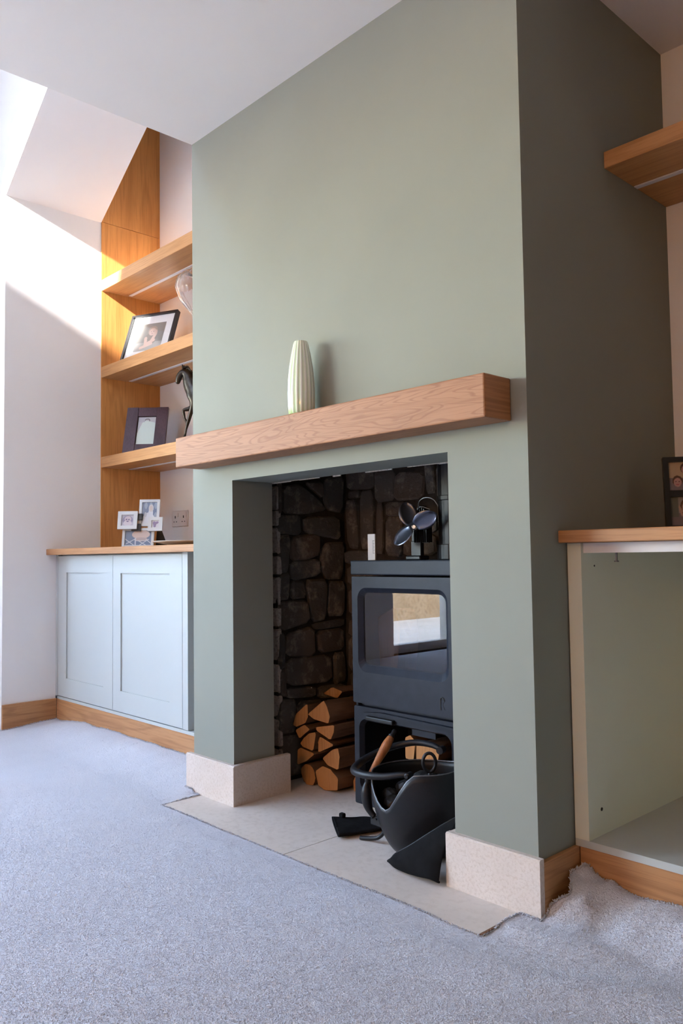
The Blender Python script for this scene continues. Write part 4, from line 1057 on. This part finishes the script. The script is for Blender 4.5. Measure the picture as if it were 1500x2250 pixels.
bm = NB(); bm.faces.new([bm.verts.new(p1(*q)) for q in ((.012, .012, -.008), (.293, .012, -.008), (.293, .298, -.008), (.012, .298, -.008))]); obj('picture_glass', bm, M_pglass, f1)
bm = NB(); prism(bm, [p1(.13, .22, -.028), p1(.17, .22, -.028), Vector((*(p1(.17, 0.0, -.16)).xy, 1.9275)), Vector((*(p1(.13, 0.0, -.16)).xy, 1.9275))], p1.f * -0.003); obj('easel_back', bm, M_frame_black, f1)
p2 = Plane((-2.870, 0.452, 1.4275), 45, 22)
f2 = thing('picture_frame', 'wide dark plum-brown wooden frame round a small pale photo', 'picture frame', p2(0.11, 0, -0.03))
W2, H2 = 0.228, 0.285
for a, nm in (((0, .062, 0, H2), 'frame_side'), ((W2 - .062, W2, 0, H2), 'frame_side'), ((.0635, W2 - .0635, 0, .052), 'frame_rail'), ((.0635, W2 - .0635, H2 - .055, H2), 'frame_rail')):
    obj(nm, p2.box(NB(), *a, -0.018, 0 if 'side' in nm else -0.002), M_frame_brown, f2)
obj('backing_board', p2.box(NB(), .05, W2 - .05, .04, H2 - .04, -0.016, -0.011), M_dark, f2)
photo('photo_print', p2, .066, W2 - .066, .055, H2 - .058, -0.010, wedding, f2)
bm = NB(); prism(bm, [p2(.09, .2, -.018), p2(.13, .2, -.018), Vector((*(p2(.13, 0.0, -.14)).xy, 1.4205)), Vector((*(p2(.09, 0.0, -.14)).xy, 1.4205))], p2.f * -0.003); obj('easel_back', bm, M_frame_black, f2)
p3 = Plane((-2.852, 0.440, 0.9118), 44, 11)
f3 = thing('photo_cluster', 'cluster of four small silver photo frames joined together on the worktop', 'picture frame', p3(0.1, 0, -0.03))
framed(p3, 0.000, 0.172, 0.000, 0.108, 0.014, 0.012, M_frame_silver, f3, lattice, 0, 0.0)
framed(p3, 0.084, 0.196, 0.118, 0.266, 0.015, 0.012, M_frame_silver, f3, bride, 0, 0.0)
framed(p3, -0.022, 0.083, 0.098, 0.196, 0.019, 0.014, M_frame_silver, f3, baby, 0, 0.024)
framed(p3, 0.143, 0.221, 0.086, 0.162, 0.018, 0.012, M_frame_silver, f3, heart, 0, 0.022)
bm = NB(); p3.box(bm, 0.05, 0.10, 0.09, 0.13, -0.006, 0.008); p3.box(bm, 0.075, 0.105, 0.150, 0.185, -0.008, 0.010); p3.box(bm, 0.14, 0.18, 0.09, 0.14, -0.008, 0.009); obj('joining_block', bm, M_frame_black, f3)
bm = NB(); prism(bm, [p3(.185, .12, -.012), p3(.20, .12, -.012), Vector((*(p3(.235, 0.0, -.07)).xy, .9095)), Vector((*(p3(.165, 0.0, -.07)).xy, .9095))], p3.f * -0.003); obj('easel_leg', bm, M_frame_black, f3)
p4 = Plane((0.106, 0.500, 0.9122), 35, 8)
f4 = thing('picture_frame', 'black double photo frame standing on the worktop over the doorless cabinet', 'picture frame', p4(0.1, 0, -0.03))
W4 = 0.20
bm = NB()
for a in ((0, .014, 0, .205), (W4 - .014, W4, 0, .205), (.014, W4 - .014, 0, .012), (.014, W4 - .014, .191, .205), (.014, W4 - .014, .092, .110)): p4.box(bm, *a, -.018, 0)
obj('frame', bm, M_frame_black, f4)
obj('backing_board', p4.box(NB(), .01, W4 - .01, .008, .2, -0.016, -0.011), M_dark, f4)
photo('photo_print', p4, .014, W4 - .014, .110, .191, -0.010, faces2, f4, 110, 60)
photo('photo_print', p4, .014, W4 - .014, .012, .092, -0.010, faces1, f4, 110, 60)
bm = NB(); prism(bm, [p4(.09, .15, -.018), p4(.12, .15, -.018), Vector((*(p4(.12, 0.0, -.09)).xy, .9092)), Vector((*(p4(.09, 0.0, -.09)).xy, .9092))], p4.f * -0.003); obj('easel_back', bm, M_frame_black, f4)

# ------------------------------------------------------------------ bronze horse
HF = Vector((-0.80, -0.60, 0)).normalized(); HS = Vector((0.60, -0.80, 0))
H0 = Vector((-2.282, 0.623, 1.421))
def hl(f, z, s=0.0): return H0 + HF * f + HS * s + Vector((0, 0, z))
hz = thing('horse_sculpture', 'dark bronze prancing horse sculpture on the lowest alcove shelf', 'sculpture', H0)
def skin(name, nodes, edges, rads, parent, mat):
    me = bpy.data.meshes.new(name); me.from_pydata([tuple(n) for n in nodes], edges, []); me.update()
    o = link(name, me, mat, parent)
    sk = o.modifiers.new('skin', 'SKIN'); sk.use_smooth_shade = True
    for i, r in enumerate(rads):
        me.skin_vertices[0].data[i].radius = r if isinstance(r, tuple) else (r, r)
    me.skin_vertices[0].data[0].use_root = True
    ss_ = o.modifiers.new('sub', 'SUBSURF'); ss_.levels = 2; ss_.render_levels = 2
    return o
nd, ed, rd = [], [], []
def nodeadd(p, r, frm=None):
    nd.append(p); rd.append(r)
    if frm is not None: ed.append((frm, len(nd) - 1))
    return len(nd) - 1
barrel = nodeadd(hl(-0.02, 0.235), (.044, .044))
chest = nodeadd(hl(0.055, 0.250), (.040, .044), barrel)
neck0 = nodeadd(hl(0.092, 0.292), (.036, .048), chest); neck1 = nodeadd(hl(0.110, 0.338), (.028, .040), neck0); poll = nodeadd(hl(0.128, 0.378), (.021, .028), neck1)
face = nodeadd(hl(0.156, 0.366), (.019, .023), poll); nose = nodeadd(hl(0.168, 0.335), (.0135, .015), face); muz = nodeadd(hl(0.172, 0.314), (.0125, .0125), nose)
flank = nodeadd(hl(-0.085, 0.235), (.038, .038), barrel); rump = nodeadd(hl(-0.125, 0.240), (.036, .040), flank); dock = nodeadd(hl(-0.160, 0.255), .012, rump)
t1 = nodeadd(hl(-0.185, 0.225), .012, dock); t2 = nodeadd(hl(-0.195, 0.160), .011, t1); nodeadd(hl(-0.188, 0.10), .004, t2)
def leg(frm, pts):
    k = frm
    for (f, z, s, r) in pts: k = nodeadd(hl(f, z, s), r, k)
leg(chest, [(0.075, 0.205, .026, .021), (0.092, 0.160, .024, .012), (0.106, 0.118, .022, .010), (0.118, 0.080, .021, .0062), (0.124, 0.048, .021, .0058), (0.130, 0.036, .021, .0085), (0.132, 0.028, .021, .007)])
leg(chest, [(0.080, 0.205, -.026, .021), (0.120, 0.190, -.024, .012), (0.150, 0.185, -.022, .010), (0.142, 0.140, -.021, .0062), (0.130, 0.122, -.021, .0075), (0.122, 0.112, -.021, .007)])
for s, df in ((.026, 0.0), (-.026, -0.035)):
    leg(rump, [(-0.108 + df, 0.185, s, .024), (-0.100 + df, 0.145, s, .015), (-0.142 + df, 0.100, s, .0095), (-0.132 + df, 0.055, s, .0065), (-0.126 + df, 0.030, s, .0075), (-0.118 + df, 0.017, s, .009)])
skin('body', nd, ed, rd, hz, M_bronze)
for s in (-1, 1):
    bm = NB(); tube(bm, [hl(0.136, 0.388, s * .011), hl(0.137, 0.402, s * .014), hl(0.141, 0.413, s * .013)], [.006, .0055, .001], 6); obj('ear', bm, M_bronze, hz, smooth=True)
bm = NB(); bpts = []
for i in range(9):
    t = i / 8; p = hl(0.128 - 0.062 * t + .004, 0.398 - 0.085 * t); tube(bm, smooth_path([p, p + HF * -0.016 + Vector((0, 0, .004)) + HS * (.006 * math.sin(i * 2.1)), p + HF * -0.030 + Vector((0, 0, -.014)) + HS * (.010 * math.sin(i * 1.7))], 3), [.006, .006, .0058, .005, .004, .0025, .001], 6)
obj('mane', bm, M_bronze, hz, smooth=True)
bm = NB(); prism(bm, chaikin([tuple(hl(-0.21, 0.0, -.05)), tuple(hl(0.165, 0.0, -.05)), tuple(hl(0.165, 0.0, .05)), tuple(hl(-0.21, 0.0, .05))], 2), (0, 0, 0.012))
for i in range(12):
    p = hl(0.15 - 0.02 * i + 0.005 * math.sin(i), 0.01, .03 * math.sin(i * 2.3)); tube(bm, smooth_path([p, p + Vector((0, 0, .012)) + HF * .008, p + Vector((0, 0, .018)) + HF * (.016 * math.cos(i))], 3), [.006, .005, .0048, .0044, .003, .002, .001], 6)
obj('base', bm, M_bronze, hz)

# ------------------------------------------------------------------ clear glass vase, dish, socket
GV = (-2.345, 0.600, 1.9275)
prof = [(0.075, 0), (0.075, 0.006), (0.03, 0.016), (0.018, 0.04), (0.017, 0.11), (0.028, 0.155), (0.060, 0.198), (0.098, 0.245), (0.118, 0.300), (0.110, 0.348), (0.080, 0.378), (0.055, 0.390), (0.050, 0.390), (0.076, 0.373), (0.105, 0.344), (0.112, 0.300), (0.093, 0.250), (0.056, 0.204), (0.024, 0.162), (0.0, 0.150)]
bm = NB(); lathe(bm, prof, GV, 72, False, None, 0.02, 18)
bmesh.ops.remove_doubles(bm, verts=bm.verts, dist=1e-5); bmesh.ops.holes_fill(bm, edges=bm.edges, sides=200)
tag(obj('glass_vase', bm, M_clear, smooth=True), 'bulbous clear ribbed glass vase beside the black framed portrait', 'vase')
bm = NB(); lathe(bm, [(0.06, 0), (0.075, 0.003), (0.165, 0.020), (0.170, 0.023), (0.165, 0.0245), (0.08, 0.008), (0.0, 0.006)], (-2.165, 0.42, 0.9092), 56, False)
bmesh.ops.remove_doubles(bm, verts=bm.verts, dist=1e-5); bmesh.ops.holes_fill(bm, edges=bm.edges, sides=200)
tag(obj('shallow_dish', bm, M_plate, smooth=True), 'wide shallow beige dish on the worktop in front of the wall socket', 'dish')
sk = thing('wall_socket', 'white double power socket on the alcove wall above the worktop', 'socket', (-2.84, YB, 1.08))
obj('face_plate', box(-2.922, -2.760, YB - 0.009, YB, 1.031, 1.121, bev=0.003, seg=2), M_socket, sk)
for cx in (-2.885, -2.80):
    bm = NB(); bx(bm, cx - .004, cx + .004, YB - .0098, YB - .0085, 1.078, 1.092); bx(bm, cx - .017, cx - .009, YB - .0098, YB - .0085, 1.056, 1.061); bx(bm, cx + .009, cx + .017, YB - .0098, YB - .0085, 1.056, 1.061); obj('pin_holes', bm, M_dark, sk)
    obj('switch', box(cx + .022, cx + .034, YB - .013, YB - .008, 1.085, 1.108, bev=0.001), M_socket, sk)
